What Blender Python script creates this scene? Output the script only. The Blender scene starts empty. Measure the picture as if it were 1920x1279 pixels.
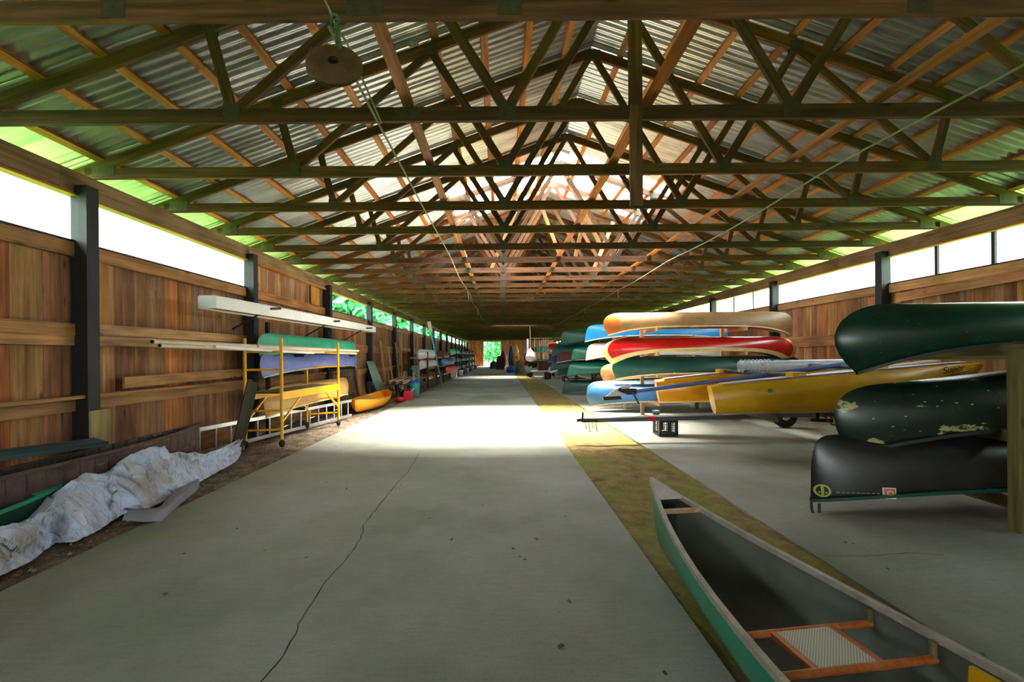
import bpy, math, random
from mathutils import Vector, Matrix, noise

random.seed(7)
SC = bpy.context.scene
COL = SC.collection

# ------------------------------------------------------------------ camera
F = 815.0            # focal length in pixels of the 1920x1279 frame
PX, PY = 940.0, 667.0
ROLL = 0.0087
EYE = 1.5
cam_d = bpy.data.cameras.new('camera')
cam_d.sensor_fit = 'HORIZONTAL'
cam_d.sensor_width = 36.0
cam_d.lens = F / 1920.0 * 36.0
cam_d.shift_x = (960.0 - PX) / 1920.0
cam_d.shift_y = (PY - 639.5) / 1920.0
cam_d.clip_start = 0.05
cam_d.clip_end = 500
cam = bpy.data.objects.new('camera', cam_d)
COL.objects.link(cam)
cam.matrix_world = Matrix.Translation((0, 0, EYE)) @ Matrix.Rotation(math.pi / 2, 4, 'X') @ Matrix.Rotation(-ROLL, 4, 'Z')
SC.camera = cam

# ------------------------------------------------------------------ sky, sun, exposure
SKY = 11.0
SUN = 135.0
world = bpy.data.worlds.new('sky')
SC.world = world
world.use_nodes = True
bg = world.node_tree.nodes['Background']
bg.inputs[0].default_value = (0.93, 0.98, 1.0, 1)
bg.inputs[1].default_value = SKY
sun_d = bpy.data.lights.new('sun', 'SUN')
sun_d.energy = SUN
sun_d.angle = math.radians(42)
sun_d.color = (1.0, 0.96, 0.9)
sun = bpy.data.objects.new('sun', sun_d)
COL.objects.link(sun)
sun.rotation_euler = (math.radians(-7), math.radians(14), 0)
SC.view_settings.view_transform = 'Standard'
SC.view_settings.look = 'None'
SC.view_settings.gamma = 1
SC.view_settings.use_curve_mapping = False
SC.view_settings.exposure = 0.42
SC.cycles.use_denoising = True
SC.cycles.max_bounces = 8
SC.cycles.diffuse_bounces = 5
SC.cycles.glossy_bounces = 3
SC.cycles.transparent_max_bounces = 12
SC.cycles.transmission_bounces = 4
SC.cycles.caustics_reflective = False
SC.cycles.caustics_refractive = False
SC.cycles.sample_clamp_indirect = 12

# ------------------------------------------------------------------ small helpers
def lin(c):
    c /= 255.0
    return c / 12.92 if c <= 0.04045 else ((c + 0.055) / 1.055) ** 2.4

def C(r, g, b):
    return (lin(r), lin(g), lin(b), 1.0)

def W(px, py, y):
    """a point of the photograph (pixels) at depth y in metres"""
    dx, dy = px - PX, PY - py
    c, s = math.cos(ROLL), math.sin(ROLL)
    x0, y0 = dx * c + dy * s, -dx * s + dy * c
    return Vector((x0 * y / F, y, EYE + y0 * y / F))

def WF(px, py, z=0.0):
    """same, on the horizontal plane at height z"""
    dx, dy = px - PX, PY - py
    c, s = math.cos(ROLL), math.sin(ROLL)
    x0, y0 = dx * c + dy * s, -dx * s + dy * c
    y = (z - EYE) * F / y0
    return Vector((x0 * y / F, y, z))

def WX(px, py, x):
    """same, on the vertical plane X = x"""
    dx, dy = px - PX, PY - py
    c, s = math.cos(ROLL), math.sin(ROLL)
    x0, y0 = dx * c + dy * s, -dx * s + dy * c
    y = x * F / x0
    return Vector((x, y, EYE + y0 * y / F))

# ------------------------------------------------------------------ materials
def new_mat(name):
    m = bpy.data.materials.new(name)
    m.use_nodes = True
    nt = m.node_tree
    b = nt.nodes['Principled BSDF']
    return m, nt, b

def N(nt, typ, **kw):
    n = nt.nodes.new(typ)
    for k, v in kw.items():
        if k == 'inp':
            for i, val in v.items():
                n.inputs[i].default_value = val
        else:
            setattr(n, k, v)
    return n

def ramp(nt, fac, stops):
    r = N(nt, 'ShaderNodeValToRGB')
    el = r.color_ramp.elements
    while len(el) < len(stops):
        el.new(0.5)
    for e, (p, c) in zip(el, stops):
        e.position = p
        e.color = c
    nt.links.new(fac, r.inputs[0])
    return r.outputs[0]

def mixc(nt, a, b, fac, blend='MIX'):
    m = N(nt, 'ShaderNodeMix', data_type='RGBA', blend_type=blend)
    for sock, val in ((m.inputs[0], fac), (m.inputs[6], a), (m.inputs[7], b)):
        if hasattr(val, 'links'):
            nt.links.new(val, sock)
        else:
            sock.default_value = val
    return m.outputs[2]

def coords(nt, scale, rnd=True):
    tc = N(nt, 'ShaderNodeTexCoord')
    src = tc.outputs['Object']
    if rnd:
        oi = N(nt, 'ShaderNodeObjectInfo')
        mu = N(nt, 'ShaderNodeVectorMath', operation='SCALE')
        cx = N(nt, 'ShaderNodeCombineXYZ')
        for i in range(3):
            nt.links.new(oi.outputs['Random'], cx.inputs[i])
        nt.links.new(cx.outputs[0], mu.inputs[0])
        mu.inputs[3].default_value = 37.0
        ad = N(nt, 'ShaderNodeVectorMath', operation='ADD')
        nt.links.new(src, ad.inputs[0])
        nt.links.new(mu.outputs[0], ad.inputs[1])
        src = ad.outputs[0]
    mp = N(nt, 'ShaderNodeMapping')
    mp.inputs['Scale'].default_value = scale
    nt.links.new(src, mp.inputs[0])
    return mp.outputs[0]

def noise_tex(nt, vec, scale, detail=4, rough=0.55):
    n = N(nt, 'ShaderNodeTexNoise')
    n.inputs['Scale'].default_value = scale
    n.inputs['Detail'].default_value = detail
    n.inputs['Roughness'].default_value = rough
    nt.links.new(vec, n.inputs['Vector'])
    return n.outputs[0]

def bump(nt, b, h, strength=0.3, dist=0.01):
    bp = N(nt, 'ShaderNodeBump')
    bp.inputs['Strength'].default_value = strength
    bp.inputs['Distance'].default_value = dist
    nt.links.new(h, bp.inputs['Height'])
    nt.links.new(bp.outputs[0], b.inputs['Normal'])

def wood(name, dark, mid, light, rough=0.75, var=0.5, knots=True, huevar=0.008):
    """timber with its grain along the piece's own X axis, each piece a tone of its own"""
    m, nt, b = new_mat(name)
    v = coords(nt, (0.7, 14, 14))
    g = noise_tex(nt, v, 1.6, 5, 0.6)
    col = ramp(nt, g, [(0.28, dark), (0.5, mid), (0.72, light)])
    v2 = coords(nt, (1.2, 3, 3))
    g2 = noise_tex(nt, v2, 0.9, 3)
    blot = ramp(nt, g2, [(0.33, (0.42, 0.43, 0.44, 1)), (0.62, (1.08, 1.04, 1.0, 1))])
    col = mixc(nt, col, blot, 0.7, 'MULTIPLY')
    if knots:
        vo = N(nt, 'ShaderNodeTexVoronoi')
        vo.inputs['Scale'].default_value = 1.0
        nt.links.new(coords(nt, (1.7, 5.0, 5.0)), vo.inputs['Vector'])
        kn = ramp(nt, vo.outputs['Distance'], [(0.05, (0.25, 0.2, 0.16, 1)), (0.13, (1, 1, 1, 1))])
        col = mixc(nt, col, kn, 0.8, 'MULTIPLY')
    oi = N(nt, 'ShaderNodeObjectInfo')
    mr = N(nt, 'ShaderNodeMapRange')
    mr.inputs[3].default_value = 1.0 - var
    mr.inputs[4].default_value = 1.0 + var * 0.7
    nt.links.new(oi.outputs['Random'], mr.inputs[0])
    hs = N(nt, 'ShaderNodeHueSaturation')
    nt.links.new(mr.outputs[0], hs.inputs['Value'])
    wn_ = N(nt, 'ShaderNodeTexWhiteNoise', noise_dimensions='1D')
    nt.links.new(oi.outputs['Random'], wn_.inputs['W'])
    mh = N(nt, 'ShaderNodeMapRange')
    mh.inputs[3].default_value = 0.5 - huevar
    mh.inputs[4].default_value = 0.5 + huevar
    nt.links.new(wn_.outputs['Value'], mh.inputs[0])
    nt.links.new(mh.outputs[0], hs.inputs['Hue'])
    ms = N(nt, 'ShaderNodeMapRange')
    ms.inputs[3].default_value = 1.08
    ms.inputs[4].default_value = 1.08 - huevar * 22
    nt.links.new(wn_.outputs['Color'], ms.inputs[0])
    nt.links.new(ms.outputs[0], hs.inputs['Saturation'])
    nt.links.new(col, hs.inputs['Color'])
    nt.links.new(hs.outputs[0], b.inputs['Base Color'])
    b.inputs['Roughness'].default_value = rough
    bump(nt, b, g, 0.35, 0.006)
    return m

def paint(name, col, rough=0.4, metal=0.0, dirt=0.25, scale=3.0, coat=0.0, dark=None):
    """flat colour with faint procedural dirt and wear"""
    m, nt, b = new_mat(name)
    v = coords(nt, (1, 1, 1))
    g = noise_tex(nt, v, scale, 6, 0.65)
    d = dark or tuple(c * (1 - dirt) for c in col[:3]) + (1,)
    l = tuple(min(1, c * (1 + dirt * 0.5)) for c in col[:3]) + (1,)
    out = ramp(nt, g, [(0.3, d), (0.55, col), (0.8, l)])
    nt.links.new(out, b.inputs['Base Color'])
    b.inputs['Roughness'].default_value = rough
    b.inputs['Metallic'].default_value = metal
    if coat:
        b.inputs['Coat Weight'].default_value = coat
        b.inputs['Coat Roughness'].default_value = 0.15
    return m

def worn(name, col, patch, amount=0.62, scale=2.2, rough=0.5, stretch=(1, 1, 2.2), flecks=0.07):
    """hull paint scraped through to what lies under it"""
    m, nt, b = new_mat(name)
    g = noise_tex(nt, coords(nt, stretch), scale, 7, 0.62)
    g2 = noise_tex(nt, coords(nt, (1, 1, 1)), 7, 4)
    base = ramp(nt, g2, [(0.3, tuple(c * 0.5 for c in col[:3]) + (1,)), (0.6, col)])
    f = ramp(nt, g, [(amount, (0, 0, 0, 1)), (amount + 0.03, (1, 1, 1, 1))])
    vo = N(nt, 'ShaderNodeTexVoronoi')
    vo.inputs['Scale'].default_value = 9
    nt.links.new(coords(nt, (1, 1, 2.2)), vo.inputs['Vector'])
    wnf = N(nt, 'ShaderNodeMath', operation='LESS_THAN')
    wnf.inputs[1].default_value = flecks
    nt.links.new(vo.outputs['Distance'], wnf.inputs[0])
    mx_ = N(nt, 'ShaderNodeMath', operation='MAXIMUM')
    nt.links.new(wnf.outputs[0], mx_.inputs[0])
    nt.links.new(f, mx_.inputs[1])
    nt.links.new(mixc(nt, base, patch, mx_.outputs[0]), b.inputs['Base Color'])
    b.inputs['Roughness'].default_value = rough
    bump(nt, b, g, 0.15, 0.004)
    return m

M = {}
M['truss'] = wood('truss timber', C(66, 42, 20), C(104, 68, 34), C(140, 94, 50), 0.8, 0.3)
M['purlin'] = wood('purlin timber', C(150, 88, 36), C(196, 122, 56), C(216, 146, 78), 0.75, 0.25)
M['board'] = wood('wall board', C(118, 78, 38), C(170, 115, 60), C(198, 142, 82), 0.82, 0.42, True, 0.014)
M['board_new'] = wood('new pine board', C(170, 112, 34), C(204, 142, 50), C(220, 164, 76), 0.7, 0.1)
M['board_pale'] = wood('pale pine block', C(150, 128, 70), C(178, 156, 92), C(196, 176, 112), 0.7, 0.1)
M['warmlit_board'] = wood('warm lit far boards', C(140, 62, 26), C(196, 92, 40), C(216, 120, 60), 0.8, 0.3)  # reddish tone carries the warm light on the far gable
M['girt'] = wood('girt timber', C(140, 96, 54), C(190, 138, 84), C(210, 162, 108), 0.8, 0.25)
M['plate'] = wood('plate beam', C(110, 82, 56), C(150, 114, 78), C(172, 136, 98), 0.8, 0.15)
M['post'] = wood('creosoted post', C(12, 13, 15), C(26, 27, 30), C(44, 44, 46), 0.65, 0.2, False)
M['rackwood'] = wood('rack timber', C(84, 76, 34), C(118, 106, 52), C(140, 126, 70), 0.75, 0.2)
M['lightwood'] = wood('pale sawn timber', C(168, 124, 82), C(206, 166, 122), C(226, 194, 156), 0.7, 0.2)
M['ashwood'] = wood('varnished ash', C(168, 92, 38), C(206, 124, 58), C(220, 150, 84), 0.4, 0.08, False)
M['oldwood'] = wood('old grey timber', C(64, 58, 46), C(98, 90, 72), C(126, 118, 98), 0.85, 0.2)
M['darkplank'] = wood('dark plank', C(44, 44, 34), C(70, 68, 52), C(92, 88, 70), 0.85, 0.1)
M['creamspar'] = paint('cream spar', C(226, 206, 176), 0.5, dirt=0.2)
M['tealboard'] = wood('teal painted board', C(44, 74, 78), C(66, 100, 104), C(88, 122, 124), 0.7, 0.1, False)

def metal_sheet(name, holes=False):
    m, nt, b = new_mat(name)
    v = coords(nt, (0.5, 2.0, 1), True)
    g = noise_tex(nt, v, 1.4, 6, 0.65)
    col = ramp(nt, g, [(0.3, C(140, 137, 134)), (0.5, C(190, 189, 188)), (0.75, C(214, 213, 213))])
    oi = N(nt, 'ShaderNodeObjectInfo')
    mr = N(nt, 'ShaderNodeMapRange')
    mr.inputs[3].default_value = 0.78
    mr.inputs[4].default_value = 1.12
    nt.links.new(oi.outputs['Random'], mr.inputs[0])
    hs = N(nt, 'ShaderNodeHueSaturation')
    nt.links.new(mr.outputs[0], hs.inputs['Value'])
    nt.links.new(col, hs.inputs['Color'])
    nt.links.new(hs.outputs[0], b.inputs['Base Color'])
    b.inputs['Metallic'].default_value = 0.75
    b.inputs['Roughness'].default_value = 0.33
    if holes:
        vo = N(nt, 'ShaderNodeTexVoronoi')
        vo.inputs['Scale'].default_value = 0.9
        tc = N(nt, 'ShaderNodeNewGeometry')
        nt.links.new(tc.outputs['Position'], vo.inputs['Vector'])
        lt = N(nt, 'ShaderNodeMath', operation='LESS_THAN')
        lt.inputs[1].default_value = 0.07
        nt.links.new(vo.outputs['Distance'], lt.inputs[0])
        tr = N(nt, 'ShaderNodeBsdfTransparent')
        mx = N(nt, 'ShaderNodeMixShader')
        nt.links.new(lt.outputs[0], mx.inputs[0])
        nt.links.new(b.outputs[0], mx.inputs[1])
        nt.links.new(tr.outputs[0], mx.inputs[2])
        nt.links.new(mx.outputs[0], nt.nodes['Material Output'].inputs[0])
    return m

M['roof'] = metal_sheet('galvanised roofing')
M['roof_rust'] = metal_sheet('galvanised roofing with nail holes', True)
M['gusset'] = paint('gusset plate steel', C(84, 76, 58), 0.6, 0.4, 0.4, 14)

def concrete():
    m, nt, b = new_mat('concrete')
    v = coords(nt, (1, 1, 1), False)
    big = noise_tex(nt, v, 0.55, 5, 0.6)
    fine = noise_tex(nt, coords(nt, (6, 40, 1), False), 1.0, 4, 0.7)
    grit = noise_tex(nt, v, 60, 3, 0.6)
    col = ramp(nt, big, [(0.3, C(122, 126, 108)), (0.5, C(150, 151, 135)), (0.7, C(168, 169, 158))])
    sf = ramp(nt, fine, [(0.3, (0.84, 0.84, 0.83, 1)), (0.65, (1.04, 1.04, 1.04, 1))])
    col = mixc(nt, col, sf, 0.65, 'MULTIPLY')
    sg = ramp(nt, grit, [(0.35, (0.86, 0.86, 0.85, 1)), (0.6, (1.03, 1.03, 1.03, 1))])
    col = mixc(nt, col, sg, 0.6, 'MULTIPLY')
    mossn = noise_tex(nt, coords(nt, (0.5, 0.9, 1), False), 1.1, 5, 0.6)
    mf = ramp(nt, mossn, [(0.56, (0, 0, 0, 1)), (0.74, (0.5, 0.5, 0.5, 1))])
    col = mixc(nt, col, C(122, 142, 84), mf)
    spots = N(nt, 'ShaderNodeTexVoronoi')
    spots.inputs['Scale'].default_value = 2.3
    nt.links.new(v, spots.inputs['Vector'])
    sp = ramp(nt, spots.outputs['Distance'], [(0.02, (0.3, 0.28, 0.25, 1)), (0.045, (1, 1, 1, 1))])
    col = mixc(nt, col, sp, 0.8, 'MULTIPLY')
    nt.links.new(col, b.inputs['Base Color'])
    b.inputs['Roughness'].default_value = 0.72
    bump(nt, b, fine, 0.12, 0.004)
    return m

def earth(name, a, bb, c, moss, mossamt=0.55):
    m, nt, b = new_mat(name)
    v = coords(nt, (1, 1, 1), False)
    n1 = noise_tex(nt, v, 5, 7, 0.7)
    n2 = noise_tex(nt, v, 0.9, 4)
    n3 = noise_tex(nt, v, 38, 4, 0.7)
    col = ramp(nt, n1, [(0.3, a), (0.5, bb), (0.72, c)])
    f = ramp(nt, n2, [(mossamt - 0.08, (0, 0, 0, 1)), (mossamt + 0.12, (0.8, 0.8, 0.8, 1))])
    col = mixc(nt, col, moss, f)
    col = mixc(nt, col, ramp(nt, n3, [(0.3, (0.6, 0.58, 0.55, 1)), (0.65, (1.1, 1.1, 1.1, 1))]), 0.6, 'MULTIPLY')
    nt.links.new(col, b.inputs['Base Color'])
    b.inputs['Roughness'].default_value = 0.95
    bump(nt, b, n3, 0.6, 0.02)
    return m

M['concrete'] = concrete()
M['dirt'] = earth('mossy dirt', C(92, 72, 38), C(142, 116, 66), C(176, 148, 96), C(132, 136, 48), 0.5)
M['dirt_left'] = earth('bare dirt', C(70, 60, 46), C(118, 102, 80), C(170, 152, 126), C(100, 98, 64), 0.62)
M['grass'] = earth('grass', C(34, 66, 18), C(52, 92, 26), C(70, 108, 38), C(60, 100, 28), 0.5)
M['crack'] = paint('crack shadow', C(58, 56, 50), 0.9)
M['black'] = paint('black plastic', C(30, 31, 31), 0.5)
M['rubber'] = paint('black rubber', C(22, 22, 23), 0.8)
M['steel'] = paint('bare steel', C(120, 124, 128), 0.35, 0.8)
M['darksteel'] = paint('dark steel', C(54, 58, 64), 0.45, 0.6)
M['alu'] = paint('aluminium', C(196, 198, 202), 0.35, 0.7)
M['rust'] = paint('rusty iron', C(112, 78, 54), 0.8, 0.1, 0.4, 9)
M['hole'] = paint('dark bore', C(14, 13, 12), 0.9)
M['rope'] = paint('weathered rope', C(150, 148, 122), 0.9, dirt=0.3, scale=40)
M['rope_green'] = paint('green rope', C(92, 116, 88), 0.9, dirt=0.3, scale=40)
M['tarp'] = paint('white tarpaulin', C(216, 230, 255), 0.35, dirt=0.06, scale=2.2, dark=C(176, 168, 152))
def crease_bump():
    nt = M['tarp'].node_tree
    b = nt.nodes['Principled BSDF']
    g1 = noise_tex(nt, coords(nt, (2.2, 6.0, 3.0), False), 1.0, 3, 0.5)
    r1 = ramp(nt, g1, [(0.42, (0, 0, 0, 1)), (0.5, (1, 1, 1, 1)), (0.58, (0, 0, 0, 1))])
    vo = N(nt, 'ShaderNodeTexVoronoi', feature='DISTANCE_TO_EDGE')
    vo.inputs['Scale'].default_value = 5.5
    nt.links.new(coords(nt, (1, 1.6, 1.2), False), vo.inputs['Vector'])
    r2 = ramp(nt, vo.outputs['Distance'], [(0.0, (1, 1, 1, 1)), (0.16, (0, 0, 0, 1))])
    bump(nt, b, mixc(nt, r1, r2, 0.5, 'ADD'), 0.7, 0.03)
crease_bump()
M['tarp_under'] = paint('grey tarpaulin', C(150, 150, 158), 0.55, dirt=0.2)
M['yellow_steel'] = paint('yellow scaffold paint', C(255, 186, 8), 0.4, 0.0, 0.2)
M['silver'] = paint('silvered gunwale', C(176, 168, 152), 0.45, 0.3, 0.35, 12)
M['grey_in'] = paint('grey hull lining', C(98, 104, 88), 0.6, dirt=0.3)
M['green_hull'] = paint('green hull', C(0, 142, 108), 0.3, dirt=0.15, coat=0.3)
M['darkgreen'] = worn('dark green hull', C(0, 52, 40), C(92, 128, 108), 0.74, 6, 0.28)
M['battered'] = worn('battered green black hull', C(12, 40, 30), C(172, 170, 112), 0.615, 3.2, 0.3, (1.0, 1.5, 2.2), 0.11)
M['blackhull'] = worn('black hull', C(34, 34, 35), C(62, 64, 62), 0.66, 40, 0.3, (1, 1, 1), 0.0)
M['red'] = paint('red hull', C(206, 14, 12), 0.3, dirt=0.2, coat=0.4)
M['cream'] = paint('cream trim', C(238, 216, 160), 0.4)
M['tan'] = paint('tan canvas hull', C(160, 122, 76), 0.5, dirt=0.25)
M['tan_bow'] = paint('varnished bow', C(190, 104, 34), 0.35)
M['teal_dark'] = paint('dark teal hull', C(16, 84, 78), 0.4, dirt=0.3)
M['deepgreen'] = paint('deep green hull', C(0, 70, 46), 0.4, dirt=0.25)
M['emerald'] = paint('emerald hull', C(0, 122, 92), 0.35, dirt=0.2, coat=0.3)
M['forest'] = paint('forest green hull', C(12, 74, 62), 0.4, dirt=0.25)
M['seagreen'] = paint('sea green hull', C(52, 168, 128), 0.45, dirt=0.3)
M['violet'] = paint('violet blue hull', C(104, 116, 184), 0.4, dirt=0.3, scale=2)
M['blue'] = paint('light blue hull', C(50, 102, 156), 0.35, dirt=0.25)
M['slate'] = paint('slate blue hull', C(72, 100, 118), 0.5, dirt=0.25)
M['bright_blue'] = paint('bright blue hull', C(22, 148, 220), 0.35, dirt=0.1)
M['navy'] = paint('navy blue', C(34, 58, 120), 0.4)
M['white'] = paint('white paint', C(232, 230, 226), 0.45, dirt=0.12)
M['yellowtan'] = paint('yellow tan hull', C(210, 164, 90), 0.45, dirt=0.15)
M['yellow'] = paint('yellow gelcoat', C(222, 166, 8), 0.3, dirt=0.15, coat=0.3)
M['orange'] = paint('orange yellow gelcoat', C(255, 172, 8), 0.3, dirt=0.12, coat=0.3)
M['deckgrey'] = paint('greyish deck', C(196, 188, 180), 0.5)
M['teal_dot'] = paint('teal patch', C(30, 140, 100), 0.5)
M['blackpaint'] = paint('black lettering', C(34, 28, 24), 0.5, dirt=0.05)
M['limepaint'] = paint('lime emblem', C(176, 186, 56), 0.5, dirt=0.05)
M['orangepaint'] = paint('orange sticker', C(226, 110, 76), 0.5, dirt=0.1)
M['palepaint'] = paint('pale print', C(126, 122, 112), 0.5, dirt=0.05)
M['brownhull'] = worn('weathered brown planking', C(104, 82, 74), C(136, 112, 98), 0.6, 6, 0.85, (0.4, 3, 3), 0.0)
M['cedar'] = wood('cedar strip', C(190, 122, 60), C(222, 158, 92), C(236, 186, 124), 0.5, 0.15, False)
M['barrel'] = paint('blue drum', C(26, 84, 190), 0.4)
M['teal'] = paint('teal plastic', C(96, 190, 196), 0.4)
M['redplastic'] = paint('red plastic', C(214, 40, 52), 0.35)
M['maroon'] = paint('maroon cloth', C(98, 34, 30), 0.8)
M['greenpanel'] = paint('grey green panel', C(128, 156, 136), 0.6, dirt=0.3)
M['clearroll'] = paint('clear vinyl', C(222, 232, 246), 0.15, dirt=0.2, scale=14)
M['bluepole'] = paint('blue grey anodised spar', C(104, 124, 164), 0.3, 0.5)
M['dkchest'] = paint('brown chest', C(96, 46, 40), 0.6)
M['grey'] = paint('grey plastic', C(148, 142, 136), 0.6)
M['bark'] = paint('bark', C(86, 72, 56), 0.9, dirt=0.4, scale=8)

def cane():
    m, nt, b = new_mat('woven cane')
    tc = N(nt, 'ShaderNodeTexCoord')
    ch = N(nt, 'ShaderNodeTexChecker')
    ch.inputs['Scale'].default_value = 150
    ch.inputs[1].default_value = C(224, 218, 196)
    ch.inputs[2].default_value = C(150, 146, 124)
    nt.links.new(tc.outputs['Object'], ch.inputs[0])
    nt.links.new(ch.outputs[0], b.inputs['Base Color'])
    b.inputs['Roughness'].default_value = 0.6
    bump(nt, b, ch.outputs[1], 0.4, 0.003)
    return m
M['cane'] = cane()

def leafmat():
    m, nt, b = new_mat('leaves')
    g = noise_tex(nt, coords(nt, (1, 1, 1), False), 0.8, 5, 0.7)
    col = ramp(nt, g, [(0.3, C(58, 136, 84)), (0.5, C(72, 152, 98)), (0.7, C(92, 168, 116))])
    nt.links.new(col, b.inputs['Base Color'])
    b.inputs['Roughness'].default_value = 0.6
    tl = N(nt, 'ShaderNodeBsdfTranslucent')
    nt.links.new(col, tl.inputs[0])
    mx = N(nt, 'ShaderNodeMixShader')
    mx.inputs[0].default_value = 0.4
    nt.links.new(b.outputs[0], mx.inputs[1])
    nt.links.new(tl.outputs[0], mx.inputs[2])
    nt.links.new(mx.outputs[0], nt.nodes['Material Output'].inputs[0])
    return m
M['leaf'] = leafmat()

def glassmat():
    m, nt, b = new_mat('window pane')
    tr = N(nt, 'ShaderNodeBsdfTransparent')
    tr.inputs[0].default_value = (0.94, 0.98, 0.97, 1)
    gl = N(nt, 'ShaderNodeBsdfGlossy')
    gl.inputs['Roughness'].default_value = 0.1
    mx = N(nt, 'ShaderNodeMixShader')
    mx.inputs[0].default_value = 0.05
    nt.links.new(tr.outputs[0], mx.inputs[1])
    nt.links.new(gl.outputs[0], mx.inputs[2])
    nt.links.new(mx.outputs[0], nt.nodes['Material Output'].inputs[0])
    return m
M['glass'] = glassmat()

# ------------------------------------------------------------------ building blocks
WLOC = {}      # world position of everything that is a parent and is not rotated

def tag(o, label=None, cat=None, group=None, kind=None):
    if label: o['label'] = label
    if cat: o['category'] = cat
    if group: o['group'] = group
    if kind: o['kind'] = kind
    return o

def thing(name, loc, label, cat, group=None, rot=None):
    o = bpy.data.objects.new(name, None)
    o.empty_display_size = 0.1
    COL.objects.link(o)
    o.location = loc
    if rot: o.rotation_euler = rot
    WLOC[o] = Vector((0, 0, 0)) if rot else Vector(loc)
    return tag(o, label, cat, group)

def struct(name, label, loc=(0, 0, 0)):
    o = bpy.data.objects.new(name, None)
    COL.objects.link(o)
    o.location = loc
    WLOC[o] = Vector(loc)
    o['kind'] = 'structure'
    o['label'] = label
    return o

MESH = {}

def link_mesh(name, me, parent, mat4=None):
    o = bpy.data.objects.new(name, me)
    COL.objects.link(o)
    if parent is not None:
        o.parent = parent
        WLOC[o] = WLOC[parent].copy()
    else:
        WLOC[o] = Vector((0, 0, 0))
    if mat4 is not None:
        o.matrix_local = mat4
    return o

def box_mesh(L, w, h, mat):
    key = (round(L, 3), round(w, 3), round(h, 3), mat.name)
    if key in MESH:
        return MESH[key]
    v = [(x * L / 2, y * w / 2, z * h / 2) for x in (-1, 1) for y in (-1, 1) for z in (-1, 1)]
    f = [(0, 1, 3, 2), (4, 6, 7, 5), (0, 4, 5, 1), (2, 3, 7, 6), (0, 2, 6, 4), (1, 5, 7, 3)]
    me = bpy.data.meshes.new('timber')
    me.from_pydata(v, [], f)
    me.materials.append(mat)
    MESH[key] = me
    return me

def frame_from(p0, p1, up):
    x = (p1 - p0).normalized()
    up = Vector(up)
    if abs(x.dot(up)) > 0.98 * up.length:
        up = Vector((0, 1, 0)) if abs(x.y) < 0.9 else Vector((1, 0, 0))
    y = up.cross(x).normalized()
    z = x.cross(y)
    return Matrix((x, y, z)).transposed()

def lumber(name, p0, p1, w, h, mat, parent, up=(0, 0, 1)):
    """a sawn length of timber between two points; w across, h along 'up'"""
    p0, p1 = Vector(p0), Vector(p1)
    R = frame_from(p0, p1, up).to_4x4()
    base = WLOC[parent] if parent is not None else Vector((0, 0, 0))
    me = box_mesh((p1 - p0).length, w, h, mat)
    return link_mesh(name, me, parent, Matrix.Translation((p0 + p1) / 2 - base) @ R)

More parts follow.
